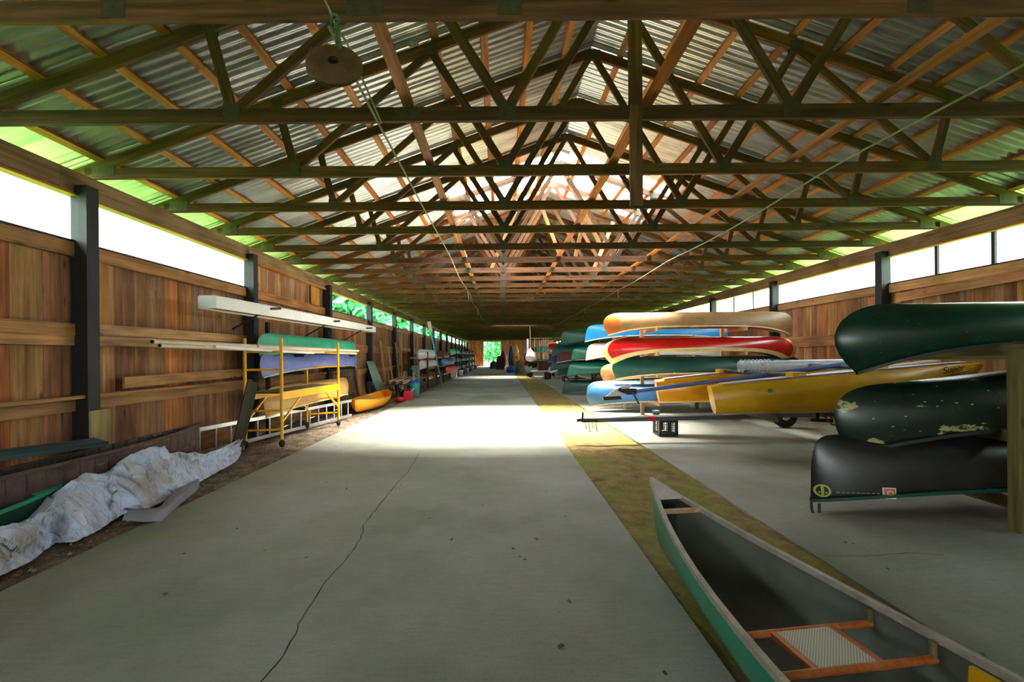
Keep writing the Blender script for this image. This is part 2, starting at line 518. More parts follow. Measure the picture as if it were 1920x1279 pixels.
class MB:
    def __init__(self):
        self.v, self.f, self.m, self.s = [], [], [], []
    def add(self, vs, fs, mi=0, smooth=False):
        n = len(self.v)
        self.v += [tuple(p) for p in vs]
        self.f += [tuple(i + n for i in q) for q in fs]
        self.m += [mi] * len(fs)
        self.s += [smooth] * len(fs)
        return self
    def box(self, c, size, R=None, mi=0):
        c = Vector(c)
        vs = []
        for x in (-1, 1):
            for y in (-1, 1):
                for z in (-1, 1):
                    p = Vector((x * size[0] / 2, y * size[1] / 2, z * size[2] / 2))
                    vs.append(c + (R @ p if R else p))
        return self.add(vs, [(0, 1, 3, 2), (4, 6, 7, 5), (0, 4, 5, 1), (2, 3, 7, 6), (0, 2, 6, 4), (1, 5, 7, 3)], mi)
    def bar(self, p0, p1, w, h, up=(0, 0, 1), mi=0):
        p0, p1 = Vector(p0), Vector(p1)
        R = frame_from(p0, p1, up)
        return self.box((p0 + p1) / 2, ((p1 - p0).length, w, h), R, mi)
    def tube(self, pts, r, n=8, mi=0, caps=True):
        pts = [Vector(p) for p in pts]
        rs = r if isinstance(r, (list, tuple)) else [r] * len(pts)
        rings = []
        prev = None
        for i, p in enumerate(pts):
            a = pts[max(i - 1, 0)]
            b = pts[min(i + 1, len(pts) - 1)]
            d = (b - a).normalized()
            if prev is None:
                ref = Vector((0, 0, 1)) if abs(d.z) < 0.9 else Vector((1, 0, 0))
                u = d.cross(ref).normalized()
            else:
                u = (prev - d * prev.dot(d)).normalized()
            prev = u
            w = d.cross(u)
            rings.append([p + (u * math.cos(2 * math.pi * k / n) + w * math.sin(2 * math.pi * k / n)) * rs[i] for k in range(n)])
        vs = [p for ring in rings for p in ring]
        fs = []
        for i in range(len(pts) - 1):
            for k in range(n):
                fs.append((i * n + k, i * n + (k + 1) % n, (i + 1) * n + (k + 1) % n, (i + 1) * n + k))
        self.add(vs, fs, mi, True)
        if caps:
            self.add(rings[0][::-1], [tuple(range(n))], mi)
            self.add(rings[-1], [tuple(range(n))], mi)
        return self
    def lathe(self, prof, c, n=20, R=None, mi=0):
        c = Vector(c)
        vs = []
        for (r, z) in prof:
            for k in range(n):
                p = Vector((r * math.cos(2 * math.pi * k / n), r * math.sin(2 * math.pi * k / n), z))
                vs.append(c + (R @ p if R else p))
        fs = []
        for i in range(len(prof) - 1):
            for k in range(n):
                fs.append((i * n + k, i * n + (k + 1) % n, (i + 1) * n + (k + 1) % n, (i + 1) * n + k))
        self.add(vs, fs, mi, True)
        return self
    def grid(self, rows, mi=0, smooth=True, close=False):
        nu, nv = len(rows), len(rows[0])
        vs = [p for r in rows for p in r]
        fs = []
        for i in range(nu - 1):
            for j in range(nv - 1 + (1 if close else 0)):
                fs.append((i * nv + j, i * nv + (j + 1) % nv, (i + 1) * nv + (j + 1) % nv, (i + 1) * nv + j))
        return self.add(vs, fs, mi, smooth)
    def prism(self, poly, d, mi=0):
        """a flat polygon of 3D points given the thickness vector d"""
        d = Vector(d)
        a = [Vector(p) for p in poly]
        n = len(a)
        vs = a + [p + d for p in a]
        fs = [tuple(range(n))[::-1], tuple(range(n, 2 * n))]
        fs += [(i, (i + 1) % n, n + (i + 1) % n, n + i) for i in range(n)]
        return self.add(vs, fs, mi)
    def build(self, name, mats, parent=None, origin=None):
        base = WLOC[parent] if parent is not None else Vector(origin or (0, 0, 0))
        me = bpy.data.meshes.new(name)
        me.from_pydata([tuple(Vector(p) - base) for p in self.v], [], self.f)
        for m in (mats if isinstance(mats, (list, tuple)) else [mats]):
            me.materials.append(m)
        me.polygons.foreach_set('material_index', self.m)
        me.polygons.foreach_set('use_smooth', self.s)
        me.update()
        o = link_mesh(name, me, parent)
        if parent is None:
            o.location = base
            WLOC[o] = Vector(base)
        return o

# ------------------------------------------------------------------ the shed: dimensions
XL, XR = -4.8, 7.52                 # side walls
XC = (XL + XR) / 2                  # ridge line
HALF = (XR - XL) / 2
Z_CH = 3.63                         # underside of the bottom chords
SLOPE = 0.349
Y0, Y1 = -10.0, 62.0                 # front and far gable
Z_SILL, Z_HEAD = 2.82, 3.35
TR_Y = [2.75 + 1.2 * i for i in range(49)]
POST_L = [-6.4, -2.7, 1.2, 4.86, 8.13, 11.77, 15.5, 19.1, 22.8, 26.5, 30.1, 33.8, 37.5, 41.2, 44.9, 48.6, 52.3, 56.0, 59.7]
POST_R = [-6.4, -2.7, 1.2, 4.75, 8.38, 11.75, 15.15, 18.9, 22.6, 26.3, 30.0, 33.7, 37.4, 41.1, 44.8, 48.5, 52.2, 55.9, 59.6]
HOLE_Y = (9.7, 12.14)               # roofing gone on both sides of the ridge
HOLE2_Y = (31.05, 31.66)  # extra roof gap, added to throw a bright stripe on the far floor

# ---- floor
floor = struct('floor', 'concrete aisle and bay slab with mossy dirt strips')
def slab(name, x0, x1, y0, y1, z0, z1, m, nx=1, ny=1, rough=0.0, seed=0):
    b = MB()
    rows = []
    for j in range(ny + 1):
        y = y0 + (y1 - y0) * (j / ny) ** (1.6 if ny > 1 else 1)
        row = []
        for i in range(nx + 1):
            x = x0 + (x1 - x0) * i / nx
            z = z1
            if rough:
                z += rough * noise.noise((x * 2.1 + seed, y * 2.1, 0)) + 0.4 * rough * noise.noise((x * 9 + seed, y * 9, 3))
            row.append((x, y, z))
        rows.append(row)
    b.grid(rows, 0, bool(rough))
    ring = [(x0, y0), (x1, y0), (x1, y1), (x0, y1)]
    for k in range(4):
        p, q = ring[k], ring[(k + 1) % 4]
        b.add([(p[0], p[1], z0), (q[0], q[1], z0), (q[0], q[1], z1), (p[0], p[1], z1)], [(0, 1, 2, 3)])
    return b.build(name, m, floor)
AXL, AXR, STR = -3.26, 1.06, 2.32
slab('aisle_slab', AXL, AXR, Y0 - 3, Y1 + 6, -0.3, 0.0, M['concrete'])
slab('bay_slab', STR, XR + 0.05, Y0, Y1, -0.3, -0.005, M['concrete'])
slab('dirt_strip', AXR - 0.02, STR + 0.02, Y0, Y1, -0.3, -0.022, M['dirt'], 26, 420, 0.03)
slab('dirt_strip', XL - 0.1, AXL + 0.02, Y0, Y1, -0.3, -0.03, M['dirt_left'], 26, 420, 0.04, 9)
# the long crack and a few shorter ones
def crack(pix, w0=0.011, z=0.001, j=0.012):
    b = MB()
    pts = [WF(px, py, z) for px, py in pix]
    fine = []
    for a, c in zip(pts, pts[1:]):
        n = max(2, int((c - a).length / 0.05))
        for k in range(n):
            p = a.lerp(c, k / n)
            fine.append(p + Vector((j * noise.noise(p * 13), j * noise.noise(p * 11 + Vector((5, 5, 5))), 0)))
    fine.append(pts[-1])
    L, R = [], []
    for i, p in enumerate(fine):
        d = (fine[min(i + 1, len(fine) - 1)] - fine[max(i - 1, 0)]).normalized()
        s = Vector((-d.y, d.x, 0)) * w0 * (0.25 + 0.45 * abs(noise.noise(p * 6)))
        L.append(p + s)
        R.append(p - s)
    b.grid([L, R], 0, False)
    return b.build('crack', M['crack'], floor)
crack([(490, 1278), (520, 1245), (555, 1190), (560, 1170), (590, 1120), (608, 1095), (630, 1070), (664, 1030), (680, 1000), (681, 985), (705, 955), (745, 905), (765, 885), (786, 850)])
crack([(1548, 1042), (1620, 1043), (1700, 1037), (1770, 1040)], 0.009, -0.004)
# leaves and crumbs blown onto the slab
for i, (px, py) in enumerate([(444, 992), (630, 838), (650, 917), (752, 910), (846, 1014), (848, 1012), (984, 1050), (962, 1030), (975, 1045), (1005, 1011), (905, 948), (1067, 1129), (1052, 1213), (1247, 1264), (1272, 1115), (1585, 1018), (1600, 1020), (1665, 1068), (1845, 1230), (612, 905), (310, 1115), (345, 1040)]):
    p = WF(px, py, 0.004)
    b = MB()
    a0 = random.random() * 6
    r = random.uniform(0.006, 0.012)
    pts = []
    for k in range(6):
        rr = r * (1.0 if k % 3 else 0.5)
        pts.append(p + Vector((rr * math.cos(a0 + k * 1.047) * 1.6, rr * math.sin(a0 + k * 1.047) * 1.6, 0.002 + 0.006 * random.random())))
    b.prism(pts, (0, 0, 0.002))
    o = b.build('dry_leaf', M['oldwood'], None, p)
    tag(o, 'small dry leaf or crumb lying on the concrete', 'leaf', 'leaf litter on the concrete')

# gravel and litter on the left dirt strip
b = MB()
rg = random.Random(3)
for k in range(2600):
    x, y = rg.uniform(XL + 0.12, AXL - 0.02), 2.2 + 12 * rg.random() ** 1.4
    r = rg.uniform(0.006, 0.022)
    zg_ = -0.03 + 0.03 * noise.noise((x * 2.1 + 9, y * 2.1, 0))
    ps = [Vector((x + r * math.cos(a) * rg.uniform(0.7, 1.3), y + r * math.sin(a) * rg.uniform(0.7, 1.6), zg_)) for a in (0, 1.6, 3.1, 4.7)]
    b.add(ps + [Vector((x, y, zg_ + r * rg.uniform(0.4, 1.0)))], [(0, 1, 4), (1, 2, 4), (2, 3, 4), (3, 0, 4)], rg.choice((0, 0, 1, 2)))
o = b.build('gravel', [M['oldwood'], M['grey'], M['girt']], None, (-4, 6, 0))
tag(o, 'loose gravel and leaf litter on the dirt along the left wall', 'gravel', None, 'stuff')

# ---- ground outside
b = MB()
b.add([(-150, -120, -0.32), (150, -120, -0.32), (150, 220, -0.32), (-150, 220, -0.32)], [(0, 1, 2, 3)])
g = b.build('lawn', M['grass'], None)
tag(g, 'bright green lawn outside around the shed', 'grass', None, 'stuff')

# ---- side walls
def side_wall(name, label, X, inward, posts, y_vis, covered=()):
    w = struct(name, label)
    far_single = 27.0
    # vertical boards
    y = Y0
    lo = MB()
    hi = MB()
    while y < Y1:
        wd = random.choice([0.16, 0.2, 0.24, 0.26, 0.3])
        gap = random.choice([0.003, 0.004, 0.004, 0.005, 0.006]) if random.random() > 0.06 else random.uniform(0.012, 0.02)
        top = Z_SILL - 0.02 + random.uniform(-0.01, 0.0)
        bay_cov = any(a < y + wd / 2 < c for a, c in covered)
        if bay_cov:
            top = Z_HEAD + 0.08
        xo = X - inward * (0.03 + random.uniform(0, 0.014))
        p0, p1 = (xo, y + wd / 2, -0.02), (xo, y + wd / 2, top)
        if y_vis <= y < far_single:
            lumber('board', p0, p1, wd, 0.022, M['board'], w, (inward, 0, 0))
        else:
            (lo if y < y_vis else hi).box((xo, y + wd / 2, top / 2), (0.022, wd, top))
        y += wd + gap
    # the grain of these boards runs upright: turn the mesh so that its X axis is the grain
    for bb in (lo, hi):
        Rm = Matrix.Rotation(math.pi / 2, 3, 'Y')
        me = bpy.data.meshes.new('far_boards')
        me.from_pydata([tuple(Rm.inverted() @ Vector(p)) for p in bb.v], [], bb.f)
        me.materials.append(M['board'])
        o = link_mesh('far_boards', me, w, Rm.to_4x4())
        o['kind'] = 'stuff'
    # posts, girts, top rail and plate
    for py_ in posts:
        lumber('post', (X + inward * 0.09, py_ + 0.07, -0.1), (X + inward * 0.09, py_ + 0.07, Z_HEAD + 0.1), 0.15, 0.18, M['post'], w, (inward, 0, 0))
    ys = [Y0] + posts + [Y1]
    for a, c in zip(ys, ys[1:]):
        a2, c2 = a + 0.15, c
        if c2 - a2 < 0.3: continue
        xg = X + inward * 0.02
        lumber('top_rail', (xg, a2, Z_SILL - 0.08), (xg, c2, Z_SILL - 0.08), 0.045, 0.18, M['girt'], w)
        lumber('girt', (xg, a2, 1.85), (xg, c2, 1.85 + random.uniform(-0.02, 0.02)), 0.045, 0.13, M['girt'], w)
        lumber('girt', (xg - 0.01 * inward, a2, 1.72), (xg - 0.01 * inward, c2, 1.715), 0.05, 0.12, M['girt'], w)
        lumber('girt', (xg, a2, 0.99), (xg, c2, 0.99), 0.045, 0.14, M['girt'], w)
        lumber('ledge', (xg + inward * 0.05, a2, 1.08), (xg + inward * 0.05, c2, 1.08), 0.16, 0.035, M['girt'], w)
        lumber('bottom_rail', (xg, a2, 0.16), (xg, c2, 0.16), 0.045, 0.2, M['girt'], w)
    y = Y0
    while y < Y1 - 0.1:
        e = min(y + 4.9, Y1)
        lumber('plate_beam', (X + inward * 0.0, y, Z_HEAD + 0.13), (X + inward * 0.0, e - 0.004, Z_HEAD + 0.13), 0.09, 0.26, M['plate'], w)
        lumber('head_strip', (X + inward * 0.02, y, Z_HEAD - 0.012), (X + inward * 0.02, e - 0.004, Z_HEAD - 0.012), 0.12, 0.024, M['purlin'], w)
        y = e
    return w

wl = side_wall('wall_left', 'long wall of upright brown boards on the left', XL, 1, POST_L, 3.6, [(-20, 1.2), (8.3, 11.77)])
wr = side_wall('wall_right', 'long wall of upright brown boards on the right', XR, -1, POST_R, 5.4, [(-20, 1.2)])
# repairs on the left wall
lumber('new_board', (XL + 0.012, 5.2, 1.9), (XL + 0.012, 5.2, 2.66), 0.2, 0.03, M['board_new'], wl, (1, 0, 0))
lumber('new_board', (XL + 0.012, 11.2, 2.85), (XL + 0.012, 11.2, 3.3), 0.5, 0.03, M['board_new'], wl, (1, 0, 0))
lumber('pale_block', (XL + 0.19, 4.98, 0.42), (XL + 0.19, 4.98, 0.92), 0.24, 0.03, M['board_pale'], wl, (1, 0, 0))
lumber('loose_plank', WX(232, 718, XL + 0.1), WX(455, 702, XL + 0.1) + Vector((0, 0, 0.03)), 0.03, 0.14, M['girt'], wl)
lumber('loose_plank', (XR - 0.06, 5.6, 2.62), (XR - 0.06, 8.2, 2.52), 0.03, 0.16, M['girt'], wr)

# ---- windows: the open strip under the plate, glazed bay by bay
wn = 0
for side, X, inward, posts in (('left', XL, 1, POST_L), ('right', XR, -1, POST_R)):
    ys = posts + [Y1]
    k = 0
    for a, c in zip(ys, ys[1:]):
        if c < 0.5: continue
        if side == 'left' and abs(a - 8.13) < 0.1: continue
        wn += 1
        k += 1
        wdw = struct('window_%d' % wn, 'long low window under the plate in bay %d of the %s wall' % (k, side))
        a2, c2 = a + 0.15, c
        xg = X - inward * 0.02
        n = 4 if (side == 'right' and 4 < a < 8) else (3 if side == 'right' and 11 < a < 13 else 1)
        for q in range(n):
            ya, yc = a2 + (c2 - a2) * q / n, a2 + (c2 - a2) * (q + 1) / n
            MB().box((xg, (ya + yc) / 2, (Z_SILL + Z_HEAD) / 2 - 0.01), (0.004, yc - ya - 0.01, Z_HEAD - Z_SILL - 0.03)).build('pane', M['glass'], wdw)
            if q:
                lumber('mullion', (xg, ya, Z_SILL - 0.02), (xg, ya, Z_HEAD - 0.02), 0.05 if n == 4 else 0.02, 0.04, M['post'], wdw, (1, 0, 0))
        lumber('sill', (X + inward * 0.0, a2, Z_SILL + 0.0), (X + inward * 0.0, c2, Z_SILL + 0.0), 0.1, 0.025, M['post'], wdw)

# ---- gable ends
wb = struct('wall_back', 'far gable wall with an open doorway')
DX0, DX1, DZ = -2.55, 0.0, 3.5
x = XL
while x < XR:
    wd = 0.22
    xm = x + wd / 2
    z1 = 3.75 + SLOPE * (HALF - abs(xm - XC))
    z0 = DZ if DX0 < xm < DX1 else -0.02
    lumber('board', (xm, Y1, z0), (xm, Y1, z1), wd - 0.004, 0.022, M['warmlit_board'], wb, (0, 1, 0))
    x += wd
for xd in (DX0, DX1):
    lumber('door_jamb', (xd, Y1 - 0.05, 0), (xd, Y1 - 0.05, DZ), 0.12, 0.1, M['lightwood'], wb, (0, 1, 0))
lumber('door_head', (DX0, Y1 - 0.05, DZ + 0.06), (DX1, Y1 - 0.05, DZ + 0.06), 0.1, 0.14, M['lightwood'], wb)
wf = struct('wall_front', 'front gable above the entrance behind the viewer')
b = MB()
x = XL
while x < XR:
    xm = x + 0.15
    z1 = 3.75 + SLOPE * (HALF - abs(xm - XC))
    z0 = 3.0 if -2.6 < xm < 1.6 else 0
    b.box((xm, Y0, (z0 + z1) / 2), (0.29, 0.022, z1 - z0))
    x += 0.3
o = b.build('far_boards', M['board'], wf)
o['kind'] = 'stuff'

# ---- roof: purlins and corrugated sheets
ceil = struct('ceiling', 'underside of the corrugated iron roof on purlins')
ANG = math.atan(SLOPE)
ca, sa = math.cos(ANG), math.sin(ANG)
TOPC = 3.755                          # top chord centre line above the wall line
RUN = HALF / ca
def roof_pt(side, u, y, lift):
    """u metres up the slope from the wall line, lifted off the chord centre line"""
    return Vector((XC + side * (HALF - u * ca - lift * sa), y, TOPC + u * sa + lift * ca)) if side else None
for side in (-1, 1):
    nrm = Vector((side * sa, 0, ca))
    rows = [0.06 + 0.6 * i for i in range(11)]
    for r, u in enumerate(rows):
        y = Y0
        k = 0
        while y < Y1 - 0.1:
            e = min(y + (4.8 if (k or r % 2) else 2.4), Y1)
            lumber('purlin', roof_pt(side, u, y, 0.09), roof_pt(side, u, e - 0.005, 0.09), 0.088, 0.042, M['purlin'], ceil, nrm)
            y = e
            k += 1
# sheets
SHW, NCOR = 0.61, 6
def sheet_mesh(u0, u1, mat):
    n = NCOR * 6
    rows = []
    for u in (u0, u1):
        rows.append([(u, -SHW / 2 - 0.01 + (SHW + 0.02) * i / n, 0.0145 * math.cos(2 * math.pi * NCOR * i / n)) for i in range(n + 1)])
    b = MB()
    b.grid(rows)
    me = bpy.data.meshes.new('roof_sheet')
    me.from_pydata(b.v, [], b.f)
    me.materials.append(mat)
    me.polygons.foreach_set('use_smooth', [True] * len(b.f))
    return me
full = sheet_mesh(-0.5, RUN + 0.03, M['roof'])
full_r = sheet_mesh(-0.5, RUN + 0.03, M['roof_rust'])
short = sheet_mesh(-0.5, RUN - 2.55 / ca, M['roof'])
short2 = sheet_mesh(-0.5, RUN - 1.6, M['roof'])
for side in (-1, 1):
    y = Y0 + SHW / 2 + 0.0
    k = 0
    while y < Y1:
        me = full_r if y > 20 else full
        if HOLE_Y[0] < y < HOLE_Y[1] + 0.05: me = short
        if HOLE2_Y[0] < y < HOLE2_Y[1] : me = short2
        X_ax = Vector((-side * ca, 0, sa))
        Z_ax = Vector((side * sa, 0, ca))
        Y_ax = Z_ax.cross(X_ax)
        R = Matrix((X_ax, Y_ax, Z_ax)).transposed().to_4x4()
        p = roof_pt(side, 0, y, 0.127 + 0.002 * (k % 2))
        link_mesh('roof_sheet', me, ceil, Matrix.Translation(p) @ R)
        y += SHW
        k += 1
q = lambda px, py: W(px, py, 5.08)
b = MB()
b.grid([[q(757, 66), q(768, 70), q(780, 74)], [q(762, 78), q(772, 82) + Vector((0, -0.05, 0)), q(784, 80)], [q(768, 88), q(778, 90) + Vector((0, -0.03, 0)), q(788, 86)]], 0, False)
o = b.build('torn_flap', M['roof'], ceil)
o.modifiers.new('t', 'SOLIDIFY').thickness = 0.003
# ridge cap (missing over the hole)
for ya, yb in ((Y0, HOLE_Y[0]), (HOLE_Y[1], Y1)):
    zr = TOPC + RUN * sa + 0.13
    b = MB()
    b.add([(XC - 0.2, ya, zr - 0.07), (XC, ya, zr + 0.01), (XC + 0.2, ya, zr - 0.07), (XC - 0.2, yb, zr - 0.07), (XC, yb, zr + 0.01), (XC + 0.2, yb, zr - 0.07)], [(0, 1, 4, 3), (1, 2, 5, 4)])
    b.build('ridge_cap', M['roof'], ceil)

# ---- roof trusses
ORD = ['nearest', 'second', 'third', 'fourth', 'fifth', 'sixth', 'seventh', 'eighth', 'ninth', 'tenth']
ORD2 = ['eleventh', 'twelfth', 'thirteenth', 'fourteenth', 'fifteenth', 'sixteenth', 'seventeenth', 'eighteenth', 'nineteenth', 'twentieth']
BN = (1.29, 3.78)
TN = (2.16, 3.98)
def tz(xr):                          # top chord centre height at a distance xr from the ridge
    return TOPC + SLOPE * (HALF - xr)
truss_meshes = {}
ZB = Z_CH + 0.063
for i, y in enumerate(TR_Y):
    if i < 10:
        t = thing('roof_truss', (XC, y, Z_CH), ('nearest' if i == 0 else ORD[i] + ' nearest') + ' brown timber roof truss spanning the shed from wall to wall', 'truss', 'roof trusses')
    elif i < 20:
        t = thing('roof_truss', (XC, y, Z_CH), ORD2[i - 10] + ' roof truss from the viewer, brown timber, beyond the roof hole', 'truss', 'roof trusses')
    else:
        t = thing('roof_truss', (XC, y, Z_CH), 'brown timber roof truss far down the shed beyond the twentieth', 'truss', 'roof trusses beyond the twentieth')
    mt = M['truss']
    lumber('bottom_chord', (XL - 0.1, y, ZB), (XR + 0.1, y, ZB), 0.04, 0.126, mt, t)
    for s in (-1, 1):
        lumber('top_chord', (XC + s * (HALF + 0.45), y, tz(HALF + 0.45)), (XC + s * 0.0, y, tz(0)), 0.04, 0.126, mt, t)
        for a, c in ((BN[0], 0.03), (BN[0], TN[0]), (BN[1], TN[0]), (BN[1], TN[1])):
            lumber('web', (XC + s * a, y + (0.004 if c == TN[0] else -0.004), ZB + 0.03), (XC + s * c, y + (0.004 if c == TN[0] else -0.004), tz(c) - 0.04), 0.036, 0.088, mt, t, (0, 0, 1))
        for (gx, gz, gw, gh) in ((BN[0], ZB + 0.03, 0.16, 0.17), (BN[1], ZB + 0.03, 0.15, 0.16), (TN[0], tz(TN[0]) - 0.02, 0.16, 0.13), (TN[1], tz(TN[1]) - 0.02, 0.12, 0.12), (HALF - 0.12, ZB + 0.03, 0.26, 0.14)):
            key = ('g', gw, gh)
            if key not in MESH:
                me = bpy.data.meshes.new('gusset_plate')
                bb = MB()
                bb.box((0, -0.0225, 0), (gw, 0.002, gh)).box((0, 0.0225, 0), (gw, 0.002, gh))
                me.from_pydata(bb.v, [], bb.f)
                me.materials.append(M['gusset'])
                MESH[key] = me
            link_mesh('gusset_plate', MESH[key], t, Matrix.Translation((s * gx, 0, gz - Z_CH)))
    MB().box((XC, y - 0.0225, tz(0) - 0.03), (0.24, 0.002, 0.14)).box((XC, y + 0.0225, tz(0) - 0.03), (0.24, 0.002, 0.14)).build('gusset_plate', M['gusset'], t)
    MB().box((XC - 2.2, y - 0.0225, ZB), (0.24, 0.002, 0.1)).build('gusset_plate', M['gusset'], t)

# ---- lengthwise runners nailed over the bottom chords
for x, lab in ((-0.82, 'long lumber runner laid over the truss chords left of the ridge'), (1.34, 'long lumber runner laid over the truss chords under the ridge'), (3.42, 'long lumber runner laid over the truss chords right of the ridge')):
    t = thing('chord_runner', (x, 2.6, Z_CH + 0.13), lab, 'timber', 'runners over the truss chords')
    y = 2.2
    while y < 60:
        e = min(y + 4.8, 61)
        lumber('runner_length', (x, y, Z_CH + 0.147), (x, e - 0.01, Z_CH + 0.147), 0.095, 0.036, M['purlin'], t)
        y = e
# broken bracing hanging below the hole
t = thing('hanging_plank', (1.22, 3.9, 2.8), 'dark plank hanging upright from the second truss with a broken lower end', 'plank')
lumber('upper_length', (1.222, 3.9, Z_CH + 0.06), (1.222, 3.9, 5.5), 0.118, 0.036, M['truss'], t, (0, 1, 0))
lumber('lower_length', (1.222, 3.895, 2.83), (1.222, 3.895, Z_CH + 0.1), 0.11, 0.036, M['truss'], t, (0, 1, 0))
b = MB()
for k in range(6):
    xx = 1.17 + k * 0.02
    b.add([(xx, 3.885, 2.84), (xx + 0.02, 3.885, 2.84), (xx + 0.01, 3.895, 2.8 - 0.03 * random.random()), (xx, 3.905, 2.84), (xx + 0.02, 3.905, 2.84)], [(0, 1, 2), (3, 2, 4), (0, 2, 3), (1, 4, 2)])
b.build('splinters', M['darkplank'], t)
pend = [((1.0, 10.9, 5.35), (1.65, 11.8, 4.1)), ((2.1, 10.2, 5.2), (1.9, 11.0, 4.0)), ((0.4, 11.2, 5.2), (-0.3, 12.2, 3.85)), ((1.5, 9.9, 5.6), (2.5, 10.8, 4.2)), ((2.9, 11.13, 4.9), (2.4, 11.17, 3.7))]
for k, (p, q) in enumerate(pend):
    o = lumber('broken_board', p, q, 0.09, 0.03, M['lightwood'], None, (0, 1, 0.2))  # sunlight on the broken roof members is put into the pale timber colour
    tag(o, 'broken board, coloured pale as if sunlit, slanting among the trusses under the hole in the roof', 'board', 'broken boards under the roof hole')

# ------------------------------------------------------------------ canoes
STEM_RECURVE = [(0, 0.5), (0.12, 0.3), (0.25, 0.16), (0.4, 0.06), (0.55, 0.01), (0.68, 0.0), (0.82, 0.03), (1, 0.1)]
STEM_STRAIGHT = [(0, 0.55), (0.12, 0.32), (0.25, 0.17), (0.4, 0.09), (0.6, 0.045), (0.8, 0.015), (1, 0.0)]
STEM_DEEP = [(0, 0.55), (0.15, 0.36), (0.3, 0.2), (0.45, 0.08), (0.58, 0.02), (0.68, 0.0), (0.8, 0.04), (0.9, 0.11), (1, 0.22)]
STEM_BLUNT = [(0, 0.25), (0.12, 0.15), (0.25, 0.09), (0.4, 0.05), (0.6, 0.02), (0.8, 0.01), (1, 0.0)]

def interp(tab, t):
    for (a, x), (b_, y) in zip(tab, tab[1:]):
        if t <= b_:
            k = (t - a) / (b_ - a)
            return x + (y - x) * k
    return tab[-1][1]

class Hull:
    def __init__(self, L, B, D, R, stem=STEM_RECURVE, fine=1.0, rp=3.0, rocker=0.03):
        self.L, self.B, self.D, self.R, self.stem, self.fine, self.rp, self.rocker = L, B, D, R, stem, fine, rp, rocker
    def zg(self, s):
        return self.D + self.R * abs(s) ** self.rp
    def half(self, s):
        return self.B / 2 * max(0.0, 1 - abs(s) ** 2.0) ** self.fine
    def pt(self, s, t, side, inset=0.0):
        a = abs(s)
        th = t * math.pi / 2
        e = 0.62 + 0.38 * a
        y = max(0.0, self.half(s) - inset) * math.sin(th) ** e
        zk = self.rocker * a * a + inset
        z = zk + (self.zg(s) - zk) * (1 - max(0.0, math.cos(th)) ** (0.7 + 0.3 * a))
        x = s * (self.L / 2 - interp(self.stem, t) - inset * 0.8)
        return Vector((x, side * y, z))
    def surf_y(self, x, z, side):
        """y of the outer skin where it passes the given x and z"""
        best = None
        for i in range(61):
            for j in range(41):
                s = math.copysign(0.55 + 0.45 * i / 60, x)
                p = self.pt(s, j / 40, side)
                d = (p.x - x) ** 2 + (p.z - z) ** 2
                if best is None or d < best[0]:
                    best = (d, p.y, abs(s), j / 40)
        w = 0.01
        for _ in range(14):                      # close in on the exact spot
            b0 = best
            for ds in (-w, 0, w):
                for dt in (-2 * w, 0, 2 * w):
                    s = math.copysign(min(1.0, max(0.0, b0[2] + ds)), x)
                    t = min(1.0, max(0.0, b0[3] + dt))
                    p = self.pt(s, t, side)
                    d = (p.x - x) ** 2 + (p.z - z) ** 2
                    if d < best[0]:
                        best = (d, p.y, abs(s), t)
            if best is b0: w *= 0.5
        return best[1]

